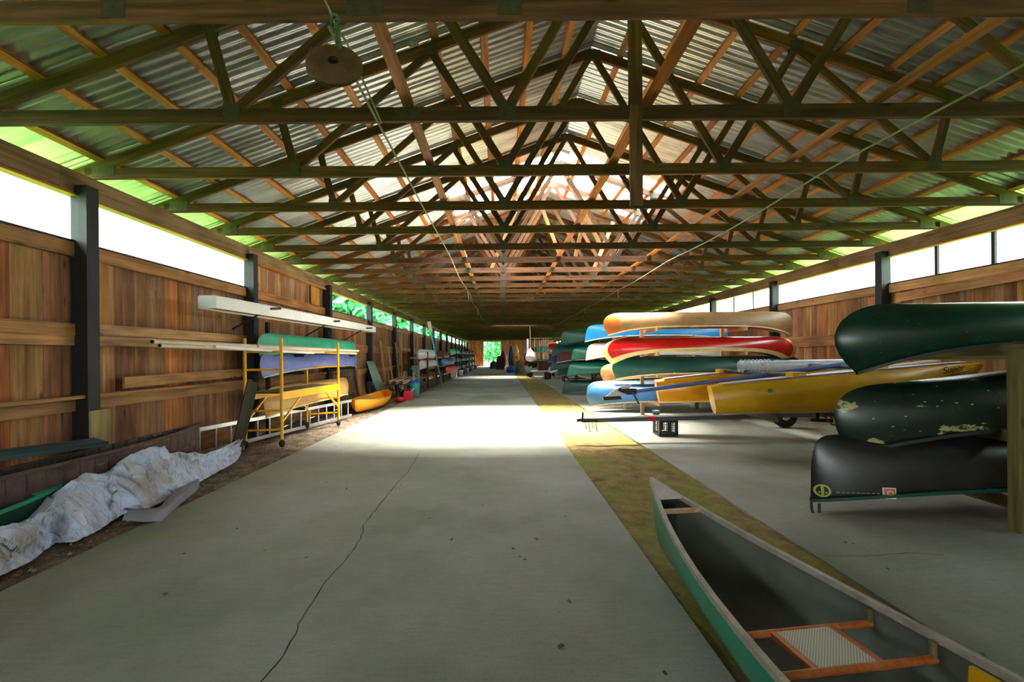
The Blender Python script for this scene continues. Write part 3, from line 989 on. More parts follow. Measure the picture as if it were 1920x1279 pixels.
def canoe(name, label, cat, H, loc, heading, outer, inner, gun, flip=False, roll=0.0, group=None, trim=None, parts='full', n=11, T=9, deck=None, bow=None, thwart=None, pitch=0.0, wood_ribs=False):
    """parts: hull, two gunwales, decks, thwarts and seats; local z up from the keel"""
    t = bpy.data.objects.new(name, None)
    COL.objects.link(t)
    WLOC[t] = Vector((0, 0, 0))
    M4 = Matrix.Translation(loc) @ Matrix.Rotation(heading, 4, 'Z') @ Matrix.Rotation(pitch, 4, 'Y') @ Matrix.Rotation((math.pi if flip else 0) + roll, 4, 'X')
    t.matrix_world = M4
    tag(t, label, cat, group)
    S = [math.sin(math.pi / 2 * k / n) for k in range(-n, n + 1)]
    Tt = [k / T for k in range(T)] + [0.95, 1.0]
    cols = [(tt, -1) for tt in Tt[::-1]] + [(tt, 1) for tt in Tt[1:]]
    b = MB()
    for inset, flipf in ((0.0, False), (0.007, True)):
        vs = [H.pt(s, tt, sd, inset) for s in S for tt, sd in cols]
        nc = len(cols)
        for i in range(len(S) - 1):
            for j in range(nc - 1):
                q = (i * nc + j, i * nc + j + 1, (i + 1) * nc + j + 1, (i + 1) * nc + j)
                if not flipf: q = q[::-1]
                mi = 1 if flipf else 0
                tm = max(cols[j][0], cols[j + 1][0])
                sm = (S[i] + S[i + 1]) / 2
                if not flipf and trim and (tm > 0.93 or abs(sm) > 0.968): mi = 2
                if not flipf and bow and sm < -0.8: mi = 3
                if len(b.f) == 0 or True:
                    pass
                b.f.append(tuple(k + len(b.v) for k in q))
                b.m.append(mi)
                b.s.append(True)
        b.v += [tuple(p) for p in vs]
    nv = len(S) * len(cols)
    nc = len(cols)
    for i in range(len(S) - 1):
        for j in (0, nc - 1):
            b.f.append((i * nc + j, (i + 1) * nc + j, nv + (i + 1) * nc + j, nv + i * nc + j))
            b.m.append(0)
            b.s.append(False)
    b.build('hull', [outer, inner, trim or outer, bow or outer], t)
    # gunwales
    for sd in (-1, 1):
        g = MB()
        rows = []
        for s in S:
            p = H.pt(s, 1.0, sd)
            o1, o2 = p + Vector((0, sd * 0.014, 0.01)), p + Vector((0, -sd * 0.014, 0.01))
            rows.append([o1, o2, o2 - Vector((0, 0, 0.03)), o1 - Vector((0, 0, 0.03))])
        g.grid(rows, 0, False, True)
        g.add(rows[0], [(0, 1, 2, 3)])
        g.add(rows[-1], [(3, 2, 1, 0)])
        g.build('gunwale', gun, t)
    for e in (-1, 1):
        d = MB()
        ss = [0.88, 0.92, 0.96, 0.985, 1.0]
        L = [H.pt(e * s, 1.0, -1) + Vector((0, 0, 0.012)) for s in ss]
        Rr = [H.pt(e * s, 1.0, 1) + Vector((0, 0, 0.012)) for s in ss]
        d.grid([L, Rr], 0, False)
        d.grid([[p - Vector((0, 0, 0.012)) for p in L], [p - Vector((0, 0, 0.012)) for p in Rr]], 0, False)
        d.add([L[0], Rr[0], Rr[0] - Vector((0, 0, 0.012)), L[0] - Vector((0, 0, 0.012))], [(0, 1, 2, 3)])
        d.build('deck_plate', deck or gun, t)
    if parts in ('full', 'mid'):
        for s in ((-0.42, 0.0, 0.42) if parts == 'mid' else (-0.1, 0.36)):
            w = H.half(s)
            z = H.zg(s) - 0.02
            x = H.pt(s, 1, 1).x
            MB().bar((x, -w, z), (x, w, z), 0.05, 0.02).build('thwart', thwart or gun, t)
    if wood_ribs:
        k = 0
        for i in range(-14, 15):
            s = i / 15.0
            p = [H.pt(s, tt / 6, sd, 0.012) for sd, tts in ((-1, range(6, -1, -1)), (1, range(1, 7))) for tt in tts]
            MB().tube(p, 0.018, 4).build('rib', wood_ribs, t)
    return t

def decal(parent, H, side, poly, mat, name, off=0.003):
    """flat print that follows the skin: polygon of local (x, z)"""
    b = MB()
    vs = [Vector((x, H.surf_y(x, z, side) + side * off, z)) for x, z in poly]
    c = sum(vs, Vector()) / len(vs)
    fs = [(i, (i + 1) % len(vs), len(vs)) for i in range(len(vs))]
    b.add(vs + [c], fs)
    return b.build(name, mat, parent)

# ---- foreground: green canoe standing upright on the dirt strip
H0 = Hull(4.9, 0.87, 0.36, 0.2, STEM_STRAIGHT, 1.0, 3.2, 0.02)
head0 = math.atan2(1, -0.13)
fc = canoe('canoe', 'green canoe with silvery gunwales and cane seat lying upright in the foreground', 'canoe', H0, (1.47, 0.94, -0.02), head0, M['green_hull'], M['grey_in'], M['silver'], n=16, T=10, parts='none', deck=M['deckgrey'])
def at0(d, f, z):
    """local point: d metres behind the bow tip, f across (-1 left .. 1 right), z up"""
    x = 2.45 - d
    s = x / 2.45
    return Vector((x, -f * H0.half(s) * 0.99, z))
seat = MB()
for d in (1.44, 1.68):
    seat.tube([at0(d, -0.95, 0.282), at0(d, 0.95, 0.282)], 0.016, 10)
w = H0.half((2.45 - 1.56) / 2.45)
for f in (-0.42, 0.34):
    seat.bar(Vector((2.45 - 1.44, -f * w, 0.285)), Vector((2.45 - 1.68, -f * w, 0.285)), 0.028, 0.02)
so = seat.build('seat_frame', M['ashwood'], fc)
MB().box(Vector((2.45 - 1.56, -(-0.04) * w, 0.288)), (0.23, 0.74 * w, 0.012)).build('cane_panel', M['cane'], so)
for d in (1.44, 1.68):
    for f in (-0.93, 0.93):
        MB().tube([at0(d, f, 0.285), at0(d, f, 0.355)], 0.013, 8).build('seat_hanger', M['rackwood'], fc)
MB().bar(at0(0.43, -1.0, 0.46), at0(0.43, 1.0, 0.46), 0.03, 0.025).build('carry_thwart', M['lightwood'], fc)
MB().bar(at0(2.6, -1, 0.37), at0(2.6, 1, 0.37), 0.05, 0.022).build('thwart', M['ashwood'], fc)
MB().box(at0(0.3, 0, 0.36), (0.02, 0.06, 0.18)).build('bow_bulkhead', M['black'], fc)
b = MB()
b.prism([at0(1.80, 0.95, 0.34), at0(1.80, 0.92, 0.17), at0(2.2, 0.92, 0.17), at0(2.2, 0.95, 0.34)], (0, 0.02, 0))
b.build('yellow_patch', M['yellow'], fc)

# ---- the rack on the right with three upturned canoes
rack = thing('canoe_rack', (5.4, 4.2, 0), 'olive brown timber rack holding three upturned canoes on the right', 'rack')
RZ = (0.26, 0.83, 1.57)
for x in (4.3, 6.3):
    for y in (3.62, 4.83):
        if x < 5 and y > 4: continue
        lumber('post', (x, y, -0.01), (x, y, 1.52), 0.095, 0.08, M['rackwood'], rack, (0, 1, 0))
    for z in RZ:
        lumber('arm', (x + 0.07, 3.55, z - 0.06), (x + 0.07, 4.9, z - 0.06), 0.04, 0.1, M['rackwood'], rack)
for z in RZ:
    lumber('stringer', (4.2, 4.87, z - 0.11), (6.4, 4.87, z - 0.11), 0.04, 0.1, M['rackwood'], rack)
HA = Hull(4.2, 0.86, 0.385, 0.28, STEM_DEEP, 0.8, 3.4, 0.0)
def upturned(label, H, bow_x, y, zg, outer, inner, gun, group=None, **kw):
    """upside-down canoe across the shed, its bow at bow_x towards the aisle"""
    return canoe('canoe', label, 'canoe', H, (bow_x + H.L / 2, y, zg + H.D), 0.0, outer, inner, gun, flip=True, group=group, **kw)
cA = upturned('dark green upturned canoe on the top level of the right hand rack', HA, 3.17, 4.15, 1.58, M['darkgreen'], M['grey_in'], M['black'], parts='mid', n=16, T=11, group='canoes on the right hand rack')
HB = Hull(4.2, 0.86, 0.44, 0.2, STEM_RECURVE, 0.8, 3.4, 0.0)
cB = upturned('battered green black upturned canoe with beige scrapes, middle of the right hand rack', HB, 3.14, 4.15, 0.90, M['battered'], M['grey_in'], M['black'], parts='mid', n=16, T=11, pitch=-0.085, group='canoes on the right hand rack')
HC = Hull(4.5, 0.86, 0.45, 0.17, STEM_BLUNT, 0.75, 2.6, 0.0)
cC = upturned('black upturned canoe with lime emblem and orange sticker, lowest on the right hand rack', HC, 2.92, 4.15, 0.33, M['blackhull'], M['grey_in'], M['forest'], parts='mid', n=16, T=11, pitch=-0.03, group='canoes on the right hand rack')
# decals on the black canoe (local frame is upside down: z up from the keel)
def loc_c(px, py):
    p = W(px, py, 4.08)
    q = cC.matrix_world.inverted() @ p
    return q.x, q.z
def circ(cx, cz, r0, a0=0, a1=360, n=18):
    return [(cx + r0 * math.cos(math.radians(a0 + (a1 - a0) * k / n)), cz + r0 * math.sin(math.radians(a0 + (a1 - a0) * k / n))) for k in range(n + (0 if a1 - a0 == 360 else 1))]
SIDE_C = 1                     # after the half turn the near side is local +y
ex, ez = loc_c(1544, 921)
b = MB()
for k in range(20):
    a0, a1 = k * math.pi / 10, (k + 1) * math.pi / 10
    q4 = []
    for r, a_ in ((0.044, a0), (0.06, a0), (0.06, a1), (0.044, a1)):
        x, z = ex + r * math.cos(a_), ez + r * math.sin(a_)
        q4.append(Vector((x, HC.surf_y(x, z, SIDE_C) + SIDE_C * 0.004, z)))
    b.add(q4, [(0, 1, 2, 3)])
b.build('emblem_ring', M['limepaint'], cC)
decal(cC, HC, SIDE_C, [(ex - 0.011, ez - 0.044), (ex + 0.011, ez - 0.044), (ex + 0.009, ez + 0.04), (ex - 0.009, ez + 0.04)], M['limepaint'], 'emblem_bar', 0.005)
for sx in (-1, 1):
    decal(cC, HC, SIDE_C, [(ex + sx * 0.014, ez + 0.008), (ex + sx * 0.034, ez + 0.012), (ex + sx * 0.022, ez + 0.028)], M['limepaint'], 'emblem_leaf', 0.005)
for k in range(9):
    x0, z0 = loc_c(1563 + k * 7.2, 921 - k * 0.5)
    decal(cC, HC, SIDE_C, [(x0, z0 - 0.006), (x0 + 0.024, z0 - 0.006), (x0 + 0.024, z0 + 0.006), (x0, z0 + 0.006)], M['palepaint'], 'print_stroke', 0.004)
ex, ez = loc_c(1639, 915)
decal(cC, HC, SIDE_C, [(ex - 0.05, ez - 0.05), (ex + 0.05, ez - 0.05), (ex + 0.05, ez + 0.05), (ex - 0.05, ez + 0.05)], M['white'], 'sticker_border', 0.004)
decal(cC, HC, SIDE_C, [(ex - 0.04, ez - 0.04), (ex + 0.04, ez - 0.04), (ex + 0.04, ez + 0.04), (ex - 0.04, ez + 0.04)], M['orangepaint'], 'sticker_face', 0.008)
decal(cC, HC, SIDE_C, circ(ex, ez, 0.026, 20, 340, 12), M['white'], 'sticker_mark', 0.012)
decal(cC, HC, SIDE_C, circ(ex, ez, 0.017), M['orangepaint'], 'sticker_mark', 0.016)
# painter loop at the bow of the black canoe
lp = [W(1521, 941, 4.13), W(1522, 955, 4.1), W(1526, 966, 4.09), W(1533, 970, 4.09), W(1536, 962, 4.1), W(1536, 944, 4.12)]
o = MB().tube(lp, 0.012, 6).build('painter_loop', M['black'], None, lp[0])
tag(o, 'short black rope loop hanging from the bow of the black canoe', 'rope')

# ------------------------------------------------------------------ yellow catamaran on its trailer
cat = thing('catamaran', (4.6, 7.2, 0.6), 'yellow catamaran with two hulls lying on a trailer', 'catamaran')
def cat_hull(stern, bowp, name, m, mdeck_sheen):
    """deep narrow hull; flat transom at the stern, the bow turned up"""
    stern, bowp = Vector(stern), Vector(bowp)
    ax = bowp - stern
    L = Vector((ax.x, ax.y, 0)).length
    d = Vector((ax.x, ax.y, 0)).normalized()
    sd = Vector((-d.y, d.x, 0))
    rows = []
    n = 30
    for i in range(n + 1):
        u = i / n
        c = stern + d * (L * u)
        ztop = stern.z + 0.44 + (bowp.z - stern.z - 0.36) * (u ** 0.85)
        zbot = stern.z + (0.10 * u + (bowp.z - stern.z) * max(0, (u - 0.42) / 0.58) ** 1.7 * 0.62)
        hw = 0.15 * (1 - max(0, (u - 0.5) / 0.5) ** 2.6) ** 0.8 * (0.75 + 0.25 * min(1, u * 4)) + 0.035
        if u > 0.9:
            e_ = math.sqrt(max(0.02, 1 - ((u - 0.9) / 0.1) ** 2))
            zm_ = ztop - 0.06
            ztop, zbot, hw = zm_ + (ztop - zm_) * e_, zm_ - (zm_ - zbot) * e_, hw * e_
        rake = 0.08 * (1 - u)
        row = []
        for k in range(16):
            a = 2 * math.pi * k / 16
            cy, cz = math.cos(a), math.sin(a)
            fy = math.copysign(abs(cy) ** 0.75, cy)
            if cz > 0:
                zz = (ztop + zbot) / 2 + (ztop - zbot) / 2 * min(1, abs(cz) ** 0.3 if abs(cz) > 1e-6 else 0)
            else:
                zz = (ztop + zbot) / 2 - (ztop - zbot) / 2 * abs(cz) ** 0.8
                fy *= 1.0
            sh = rake * (ztop - zz) / 0.44
            row.append(c + sd * (hw * fy) + d * sh + Vector((0, 0, zz - c.z)))
        rows.append(row)
    b = MB()
    b.grid(rows, 0, True, True)
    b.add(rows[0], [tuple(range(16))])
    b.add(rows[-1][::-1], [tuple(range(16))])
    for i in range(n):
        for k in range(16):
            if 2 <= k <= 5 and i > 1: b.m[i * 16 + k] = 1  # whitish highlight along the rounded top, put into the colour
    o = b.build(name, [m, mdeck_sheen], cat)
    # greyish deck on top of the hull
    dk = MB()
    L1, L2 = [], []
    for i in range(1, n):
        r = rows[i]
        top = max(p.z for p in r)
        c = sum(r, Vector()) / 16
        hw = max(abs((p - c).dot(sd)) for p in r) * 0.8
        c.z = top + 0.004
        L1.append(c - sd * hw)
        L2.append(c + sd * hw)
    dk.grid([L1, L2], 0, False)
    dk.build('deck', mdeck_sheen, o)
    return rows, d, sd
st1 = Vector((3.22, 6.75, 0.57))
r1, dc, sc_ = cat_hull(st1, (6.7, 6.05, 1.30), 'near_hull', M['yellow'], M['deckgrey'])
st2 = st1 + Vector((-0.28, 1.6, 0.0))
r2, _, _ = cat_hull(st2, st2 + Vector((3.48, -0.7, 0.73)), 'far_hull', M['orange'], M['deckgrey'])
cat['label'] = 'yellow twin hulled catamaran on a trailer behind the right hand rack'
for u, zz in ((10, 1.17), (19, 1.26)):
    a = sum(r1[u], Vector()) / 16
    c = sum(r2[u], Vector()) / 16
    a.z = max(p.z for p in r1[u]) + 0.02
    c.z = max(p.z for p in r2[u]) + 0.02
    MB().tube([a, c], 0.035, 10).build('crossbeam', M['darksteel'], cat)
    for p in (a, c):
        MB().box(p, (0.2, 0.16, 0.08)).build('beam_socket', M['yellow'], cat)
# teal patch and lettering on the near hull
def on_near(px, py, off=0.008):
    """point of the near hull's camera side behind a pixel"""
    best = None
    for i in range(len(r1) - 1):
        for k in range(16):
            for f in (0, 0.25, 0.5, 0.75):
                for g_ in (0, 0.5):
                    a = r1[i][k].lerp(r1[i + 1][k], f)
                    c = r1[i][(k + 1) % 16].lerp(r1[i + 1][(k + 1) % 16], f)
                    p = a.lerp(c, g_)
                    ctr = sum(r1[i], Vector()) / 16
                    if (p - ctr).dot(sc_) > 0: continue
                    q = W(px, py, p.y)
                    dd = (q - p).length
                    if best is None or dd < best[0]:
                        best = (dd, p)
    return best[1] - sc_ * off
tp = on_near(1444, 731)
b = MB()
b.prism([tp + dc * 0.033 * math.cos(k * 0.6283) + Vector((0, 0, 0.033 * math.sin(k * 0.6283))) for k in range(10)], -sc_ * 0.003)
b.build('teal_patch', M['teal_dot'], cat)
fo = bpy.data.curves.new('lettering', 'FONT')
fo.body = 'Super'
fo.size = 0.125
fo.shear = 0.35
fo.extrude = 0.001
fo.materials.append(M['blackpaint'])
tmp_ = bpy.data.objects.new('lettering', fo)
COL.objects.link(tmp_)
bpy.context.view_layer.update()
lme = bpy.data.meshes.new_from_object(tmp_.evaluated_get(bpy.context.evaluated_depsgraph_get()))
bpy.data.objects.remove(tmp_)
lo_ = bpy.data.objects.new('lettering', lme)
COL.objects.link(lo_)
lo_.parent = cat
lp0, lp1 = on_near(1766, 700, 0.03), on_near(1806, 692, 0.03)
dx_ = (lp1 - lp0).normalized()
nz_ = -sc_
upv = nz_.cross(dx_).normalized()
nz_ = dx_.cross(upv)
lo_.matrix_local = Matrix.Translation(lp0 - WLOC[cat]) @ Matrix((dx_, upv, nz_)).transposed().to_4x4()
ul = [lp0 - upv * 0.035 + dx_ * 0.08, lp0 - upv * 0.02 + dx_ * 0.25, lp0 + upv * 0.0 + dx_ * 0.40]
MB().tube(ul, [0.003, 0.007, 0.003], 6).build('lettering_swash', M['blackpaint'], cat)

# spars, roll and rudder lying on the catamaran
pa, pb = W(1190, 734, 7.35), W(1590, 682, 6.9)
mast = thing('mast', pa, 'blue grey mast lying across the yellow catamaran', 'mast')
MB().tube([pa, pa.lerp(pb, 0.5), pb], 0.036, 10).build('tube', M['bluepole'], mast)
b = MB()
b.box(pa + Vector((-0.06, 0, 0)), (0.16, 0.08, 0.1)).bar(pa + Vector((-0.05, -0.03, 0)), pa + Vector((0.05, -0.06, -0.2)), 0.05, 0.03).tube([pa + Vector((-0.2, -0.02, 0.03)), pa + Vector((0.02, 0, 0.0))], 0.022, 6)
b.build('mast_foot', M['darksteel'], mast)
o = MB().tube([W(1330, 724, 7.15), W(1640, 676, 6.75)], 0.018, 8).build('spar', M['navy'], None, W(1330, 724, 7.15))
tag(o, 'thin dark blue spar lying below the mast on the catamaran', 'spar')
o = MB().tube([W(1500, 705, 6.9), W(1760, 676, 6.3)], 0.02, 8).build('spar', M['white'], None, W(1500, 705, 6.9))
tag(o, 'thin white spar running along the near catamaran deck', 'spar')
ru = thing('rudder', W(1165, 745, 7.4), 'white and black rudder blade at the left end of the mast', 'rudder')
q = lambda x, y: W(x, y, 7.42)
MB().prism([q(1136, 744), q(1150, 733), q(1168, 724), q(1184, 722), q(1178, 732), q(1164, 742)], (0, 0.03, 0)).build('blade', M['white'], ru)
MB().prism([q(1130, 744), q(1164, 743), q(1166, 749), q(1132, 751)], (0, 0.05, 0)).build('stock', M['black'], ru)
MB().tube([q(1160, 730), q(1178, 738), q(1190, 734)], 0.03, 8).build('hinge', M['darksteel'], ru)
# rolled clear vinyl
ra, rb = W(1386, 687, 7.6), W(1600, 683, 7.4)
ax = (rb - ra).normalized()
u1 = ax.cross(Vector((0, 0, 1))).normalized()
u2 = ax.cross(u1)
b = MB()
rows = []
for p in (ra, rb):
    rows.append([p + (u1 * math.cos(a * 0.35) + u2 * math.sin(a * 0.35)) * (0.105 - 0.0011 * a) for a in range(64)])
b.grid(rows, 0, True)
o = b.build('vinyl_roll', M['clearroll'], None, ra)
for k in range(8):
    p = ra.lerp(rb, 0.02 + k * 0.035)
    MB().tube([p + (u1 * math.cos(a * math.pi / 10) + u2 * math.sin(a * math.pi / 10)) * 0.11 for a in range(21)], 0.006, 5, 0, False).build('coil_ring', M['white'], o)
tag(o, 'roll of clear whitish vinyl with ringed end on the catamaran', 'roll')

# trailer
tr = thing('boat_trailer', (4.6, 7.6, 0), 'grey steel boat trailer with long tongue under the yellow catamaran', 'trailer')
t0, t1 = W(1118, 788, 7.5), Vector((5.9, 7.55, 0.44))
MB().bar(t0, t1, 0.07, 0.07).build('tongue', M['steel'], tr)
tb = t0.lerp(t1, (W(1222, 784, 7.5) - t0).length / (t1 - t0).length)
MB().bar(tb - Vector((0.06, 0, 0)), tb + Vector((0.06, 0, 0)), 0.076, 0.076).build('red_band', M['redplastic'], tr)
b = MB()
b.bar(t0 + Vector((-0.26, 0, 0.0)), t0 + Vector((0.02, 0, 0)), 0.1, 0.06).tube([t0 + Vector((-0.24, 0, 0.0)), t0 + Vector((-0.23, 0, 0.14))], 0.018, 6).tube([t0 + Vector((-0.34, 0, 0)), t0 + Vector((-0.24, 0, 0.01))], 0.03, 8)
b.build('coupler', M['darksteel'], tr)
for k in range(4):
    p = t0 + Vector((-0.2 + k * 0.06, -0.02, -0.02))
    MB().tube([p, p + Vector((0.01, -0.02, -0.08)), p + Vector((0.03, 0.0, -0.13 - 0.05 * (k % 2)))], 0.008, 5).build('safety_chain', M['rust'], tr)
MB().bar((5.6, 6.2, 0.46), (5.6, 8.9, 0.46), 0.07, 0.07).build('axle_beam', M['darksteel'], tr)
MB().bar((4.1, 6.4, 0.52), (4.1, 8.3, 0.52), 0.06, 0.08).build('bunk', M['darkplank'], tr)
MB().bar((5.5, 6.0, 0.58), (5.5, 8.0, 0.58), 0.06, 0.08).build('bunk', M['darkplank'], tr)
Rw = Matrix.Rotation(math.pi / 2, 3, 'X')
for y in (6.35, 8.8):
    wh = MB().lathe([(0.10, -0.06), (0.2, -0.07), (0.235, -0.05), (0.245, 0.0), (0.235, 0.05), (0.2, 0.07), (0.10, 0.06)], (5.72, y, 0.24), 22, Rw).build('wheel', M['rubber'], tr)
    MB().lathe([(0.0, -0.03), (0.1, -0.05), (0.1, 0.05), (0.0, 0.03)], (5.72, y, 0.24), 16, Rw).build('hub', M['white'], wh)
fb = MB()
rows = []
for k in range(13):
    a = math.pi * k / 12
    rows.append([(5.72 + 0.3 * math.cos(a), 8.7 + dy, 0.24 + 0.3 * math.sin(a)) for dy in (0, 0.2)])
fb.grid(rows)
fb.build('fender', M['maroon'], tr)
MB().bar(W(1530, 784, 6.6), W(1530, 764, 6.6), 0.07, 0.05, (1, 0, 0)).bar(W(1518, 787, 6.6), W(1560, 789, 6.6), 0.05, 0.05).build('hull_support', M['black'], tr)
hs_ = [W(1545, 780, 6.4), W(1560, 796, 6.2), W(1590, 803, 6.0), Vector((5.1, 6.0, 0.01)), Vector((5.6, 5.9, 0.01))]
o = MB().tube(hs_, 0.012, 6).build('hose', M['black'], None, hs_[0])
tag(o, 'black hose trailing from the trailer to the floor', 'hose')
# milk crate under the tongue
cp = WF(1252, 817)
cr = thing('milk_crate', (cp.x, cp.y + 0.12, 0), 'black plastic milk crate propping the trailer tongue', 'crate', None)
cx, cy = cp.x, cp.y + 0.12
S2 = 0.165
b = MB()
for sx, sy in ((-1, -1), (1, -1), (1, 1), (-1, 1)):
    b.box((cx + sx * S2 * 0.96, cy + sy * S2 * 0.96, 0.14), (0.03, 0.03, 0.28))
for z, h in ((0.02, 0.04), (0.265, 0.035)):
    for s in (-1, 1):
        b.box((cx, cy + s * S2, z), (2 * S2 + 0.012, 0.012, h))
        b.box((cx + s * S2, cy, z), (0.012, 2 * S2 + 0.012, h))
b.box((cx, cy, 0.01), (2 * S2, 2 * S2, 0.01))
b.build('crate_frame', M['black'], cr)
b = MB()
for s in (-1, 1):
    for k in range(-3, 4):
        if k == 0: continue
        b.box((cx + k * 0.042, cy + s * S2, 0.14), (0.01, 0.008, 0.24))
        b.box((cx + s * S2, cy + k * 0.042, 0.14), (0.008, 0.01, 0.24))
    for z in (0.08, 0.12, 0.16, 0.2):
        b.box((cx, cy + s * S2, z), (2 * S2, 0.008, 0.01))
        b.box((cx + s * S2, cy, z), (0.008, 2 * S2, 0.01))
    b.box((cx + 0.0, cy + s * S2, 0.15), (0.05, 0.01, 0.2))
b.build('lattice', M['black'], cr)
bp = WF(1230, 777)
o = MB().lathe([(0.0, 0.0), (0.07, 0.0), (0.1, 0.06), (0.095, 0.1), (0.085, 0.1), (0.06, 0.02), (0, 0.015)], bp, 18).build('bowl', M['slate'], None, bp)
tag(o, 'small slate blue bowl on the floor behind the milk crate', 'bowl')

# ------------------------------------------------------------------ cross racks of upturned canoes down the right side
def cross_rack(y, xs, zs, label, ht, mat=M['lightwood']):
    t = thing('canoe_rack', (xs[0], y, 0), label, 'rack', 'cross racks along the right wall')
    for x in xs:
        for dy in (0.52,):
            lumber('post', (x, y + dy, 0), (x, y + dy, ht), 0.085, 0.06, mat, t, (0, 1, 0))
        for z in zs:
            lumber('arm', (x + 0.06, y - 0.46, z - 0.05), (x + 0.06, y + 0.58, z - 0.05), 0.04, 0.09, mat, t)
    return t
HR = Hull(4.6, 0.84, 0.33, 0.3, STEM_DEEP, 0.85, 4.5, 0.0)
HT = Hull(4.5, 0.84, 0.36, 0.18, STEM_RECURVE, 0.85, 4.0, 0.0)
HG = Hull(4.5, 0.84, 0.38, 0.14, STEM_RECURVE, 0.85, 3.4, 0.0)
HS = Hull(4.3, 0.8, 0.36, 0.16, STEM_STRAIGHT, 0.85, 3.4, 0.0)
yA = 10.3
cross_rack(yA, (3.5, 5.5), (0.42, 1.06, 1.56, 2.12), 'pale timber rack carrying the tan, red and dark green canoes', 2.2)
g2 = 'upturned canoes on the second rack'
upturned('tan canvas upturned canoe on top of the rack above the red canoe', HT, 2.42, yA, 2.13, M['tan'], M['cedar'], M['cream'], g2, parts='mid', bow=M['tan_bow'], trim=None)
upturned('red upturned canoe with cream edging', HR, 2.40, yA, 1.57, M['red'], M['cedar'], M['cream'], g2, parts='mid', trim=M['cream'], n=16, T=11)
upturned('dark teal upturned canoe below the red canoe', HG, 2.62, yA, 1.06, M['teal_dark'], M['grey_in'], M['cream'], g2, parts='mid')
upturned('light blue upturned canoe, lowest below the red canoe', HG, 2.0, yA, 0.42, M['blue'], M['grey_in'], M['silver'], g2, parts='mid')
yB = 11.9
cross_rack(yB - 0.4, (3.4, 5.4), (0.43,), 'low timber rack under the slate blue canoe', 0.5)
upturned('slate blue upturned canoe behind the light blue one near the floor', HG, 2.25, yB - 0.4, 0.43, M['slate'], M['grey_in'], M['silver'], 'upturned canoes on the third rack', parts='mid')
yB = 13.0
cross_rack(yB, (3.5, 5.5), (0.42, 0.9, 1.5, 2.05), 'pale timber rack carrying the bright blue canoe on top', 2.2)
g3 = 'upturned canoes on the third rack'
upturned('bright blue upturned canoe on the top level beside the tan one', HS, 2.5, yB, 2.05, M['bright_blue'], M['grey_in'], M['white'], g3, parts='mid')
upturned('white upturned canoe below the bright blue one', HS, 2.52, yB, 1.5, M['white'], M['grey_in'], M['white'], g3, parts='mid')
upturned('cedar strip upturned canoe with planked bow under the white one', HG, 2.75, yB - 0.9, 0.88, M['cedar'], M['cedar'], M['cream'], g3, parts='mid')
yC = 16.2
cross_rack(yC, (3.5, 5.5), (0.32, 0.85, 1.42, 2.05), 'dark timber rack carrying four emerald and forest green canoes', 2.2, M['truss'])
g4 = 'upturned canoes on the fourth rack'
upturned('forest green upturned canoe on the top level of the rack beyond the blue canoe', HS, 2.2, yC, 2.08, M['forest'], M['grey_in'], M['teal_dark'], g4, parts='mid')
upturned('emerald green upturned canoe on the second level beside the white canoe', HS, 2.6, yC, 1.45, M['emerald'], M['grey_in'], M['teal_dark'], g4, parts='mid')
upturned('emerald green upturned canoe on the third level beside the cedar canoe', HS, 2.45, yC, 0.85, M['emerald'], M['grey_in'], M['teal_dark'], g4, parts='mid')
upturned('dark green upturned canoe on the lowest level beside the slate canoe', HS, 2.3, yC + 0.3, 0.2, M['forest'], M['grey_in'], M['teal_dark'], g4, parts='mid')
yD = 20.0
cross_rack(yD, (3.5, 5.5), (0.5, 1.05, 1.55, 2.1), 'dark timber rack beyond the emerald canoes', 2.2, M['truss'])
g5 = 'upturned canoes on the fifth rack'
upturned('forest green upturned canoe at eye level beyond the emerald ones', HS, 2.3, yD, 1.6, M['forest'], M['grey_in'], M['teal_dark'], g5, parts='none')
upturned('dark teal upturned canoe above the grey carton', HS, 2.25, yD, 0.95, M['teal_dark'], M['grey_in'], M['teal_dark'], g5, parts='none')
upturned('red and white upturned canoe wedged between two green ones', HS, 2.5, yD - 0.2, 1.3, M['dkchest'], M['grey_in'], M['white'], g5, parts='none')
upturned('dark green upturned canoe high on the fifth rack', HS, 2.9, yD, 2.1, M['forest'], M['grey_in'], M['black'], g5, parts='none')
# grey carton, drum and cart at the feet of the fifth rack
p = WF(1048, 711)
o = MB().box((p.x, p.y, 0.24), (0.5, 0.5, 0.48)).box((p.x, p.y, 0.485), (0.52, 0.52, 0.02)).build('carton', M['grey'], None, p)
tag(o, 'grey carton on the slab below the dark teal canoe', 'box')
p = WF(1027, 711)
o = MB().lathe([(0, 0), (0.2, 0), (0.22, 0.03), (0.22, 0.42), (0.2, 0.45), (0, 0.45)], p, 18).build('drum', M['black'], None, p)
tag(o, 'short black drum standing beside the grey carton', 'drum')
p = WF(1062, 717)
bc_ = thing('boat_cart', p, 'small two wheeled boat cart with white rims below the green canoes', 'cart')
for dy in (0.0, 0.7):
    w_ = MB().lathe([(0.09, -0.03), (0.13, -0.045), (0.155, 0), (0.13, 0.045), (0.09, 0.03)], p + Vector((0, dy, 0.155)), 16, Rw).build('wheel', M['rubber'], bc_)
    MB().lathe([(0, -0.035), (0.09, -0.03), (0.09, 0.03), (0, 0.035)], p + Vector((0, dy, 0.155)), 14, Rw).build('rim', M['white'], w_)
MB().tube([p + Vector((0, 0, 0.155)), p + Vector((0, 0.7, 0.155))], 0.02, 8).build('axle', M['darksteel'], bc_)
for dy in (0.12, 0.58):
    MB().bar(p + Vector((0, dy, 0.16)), p + Vector((1.1, dy, 0.2)), 0.03, 0.03).build('frame_bar', M['darksteel'], bc_)

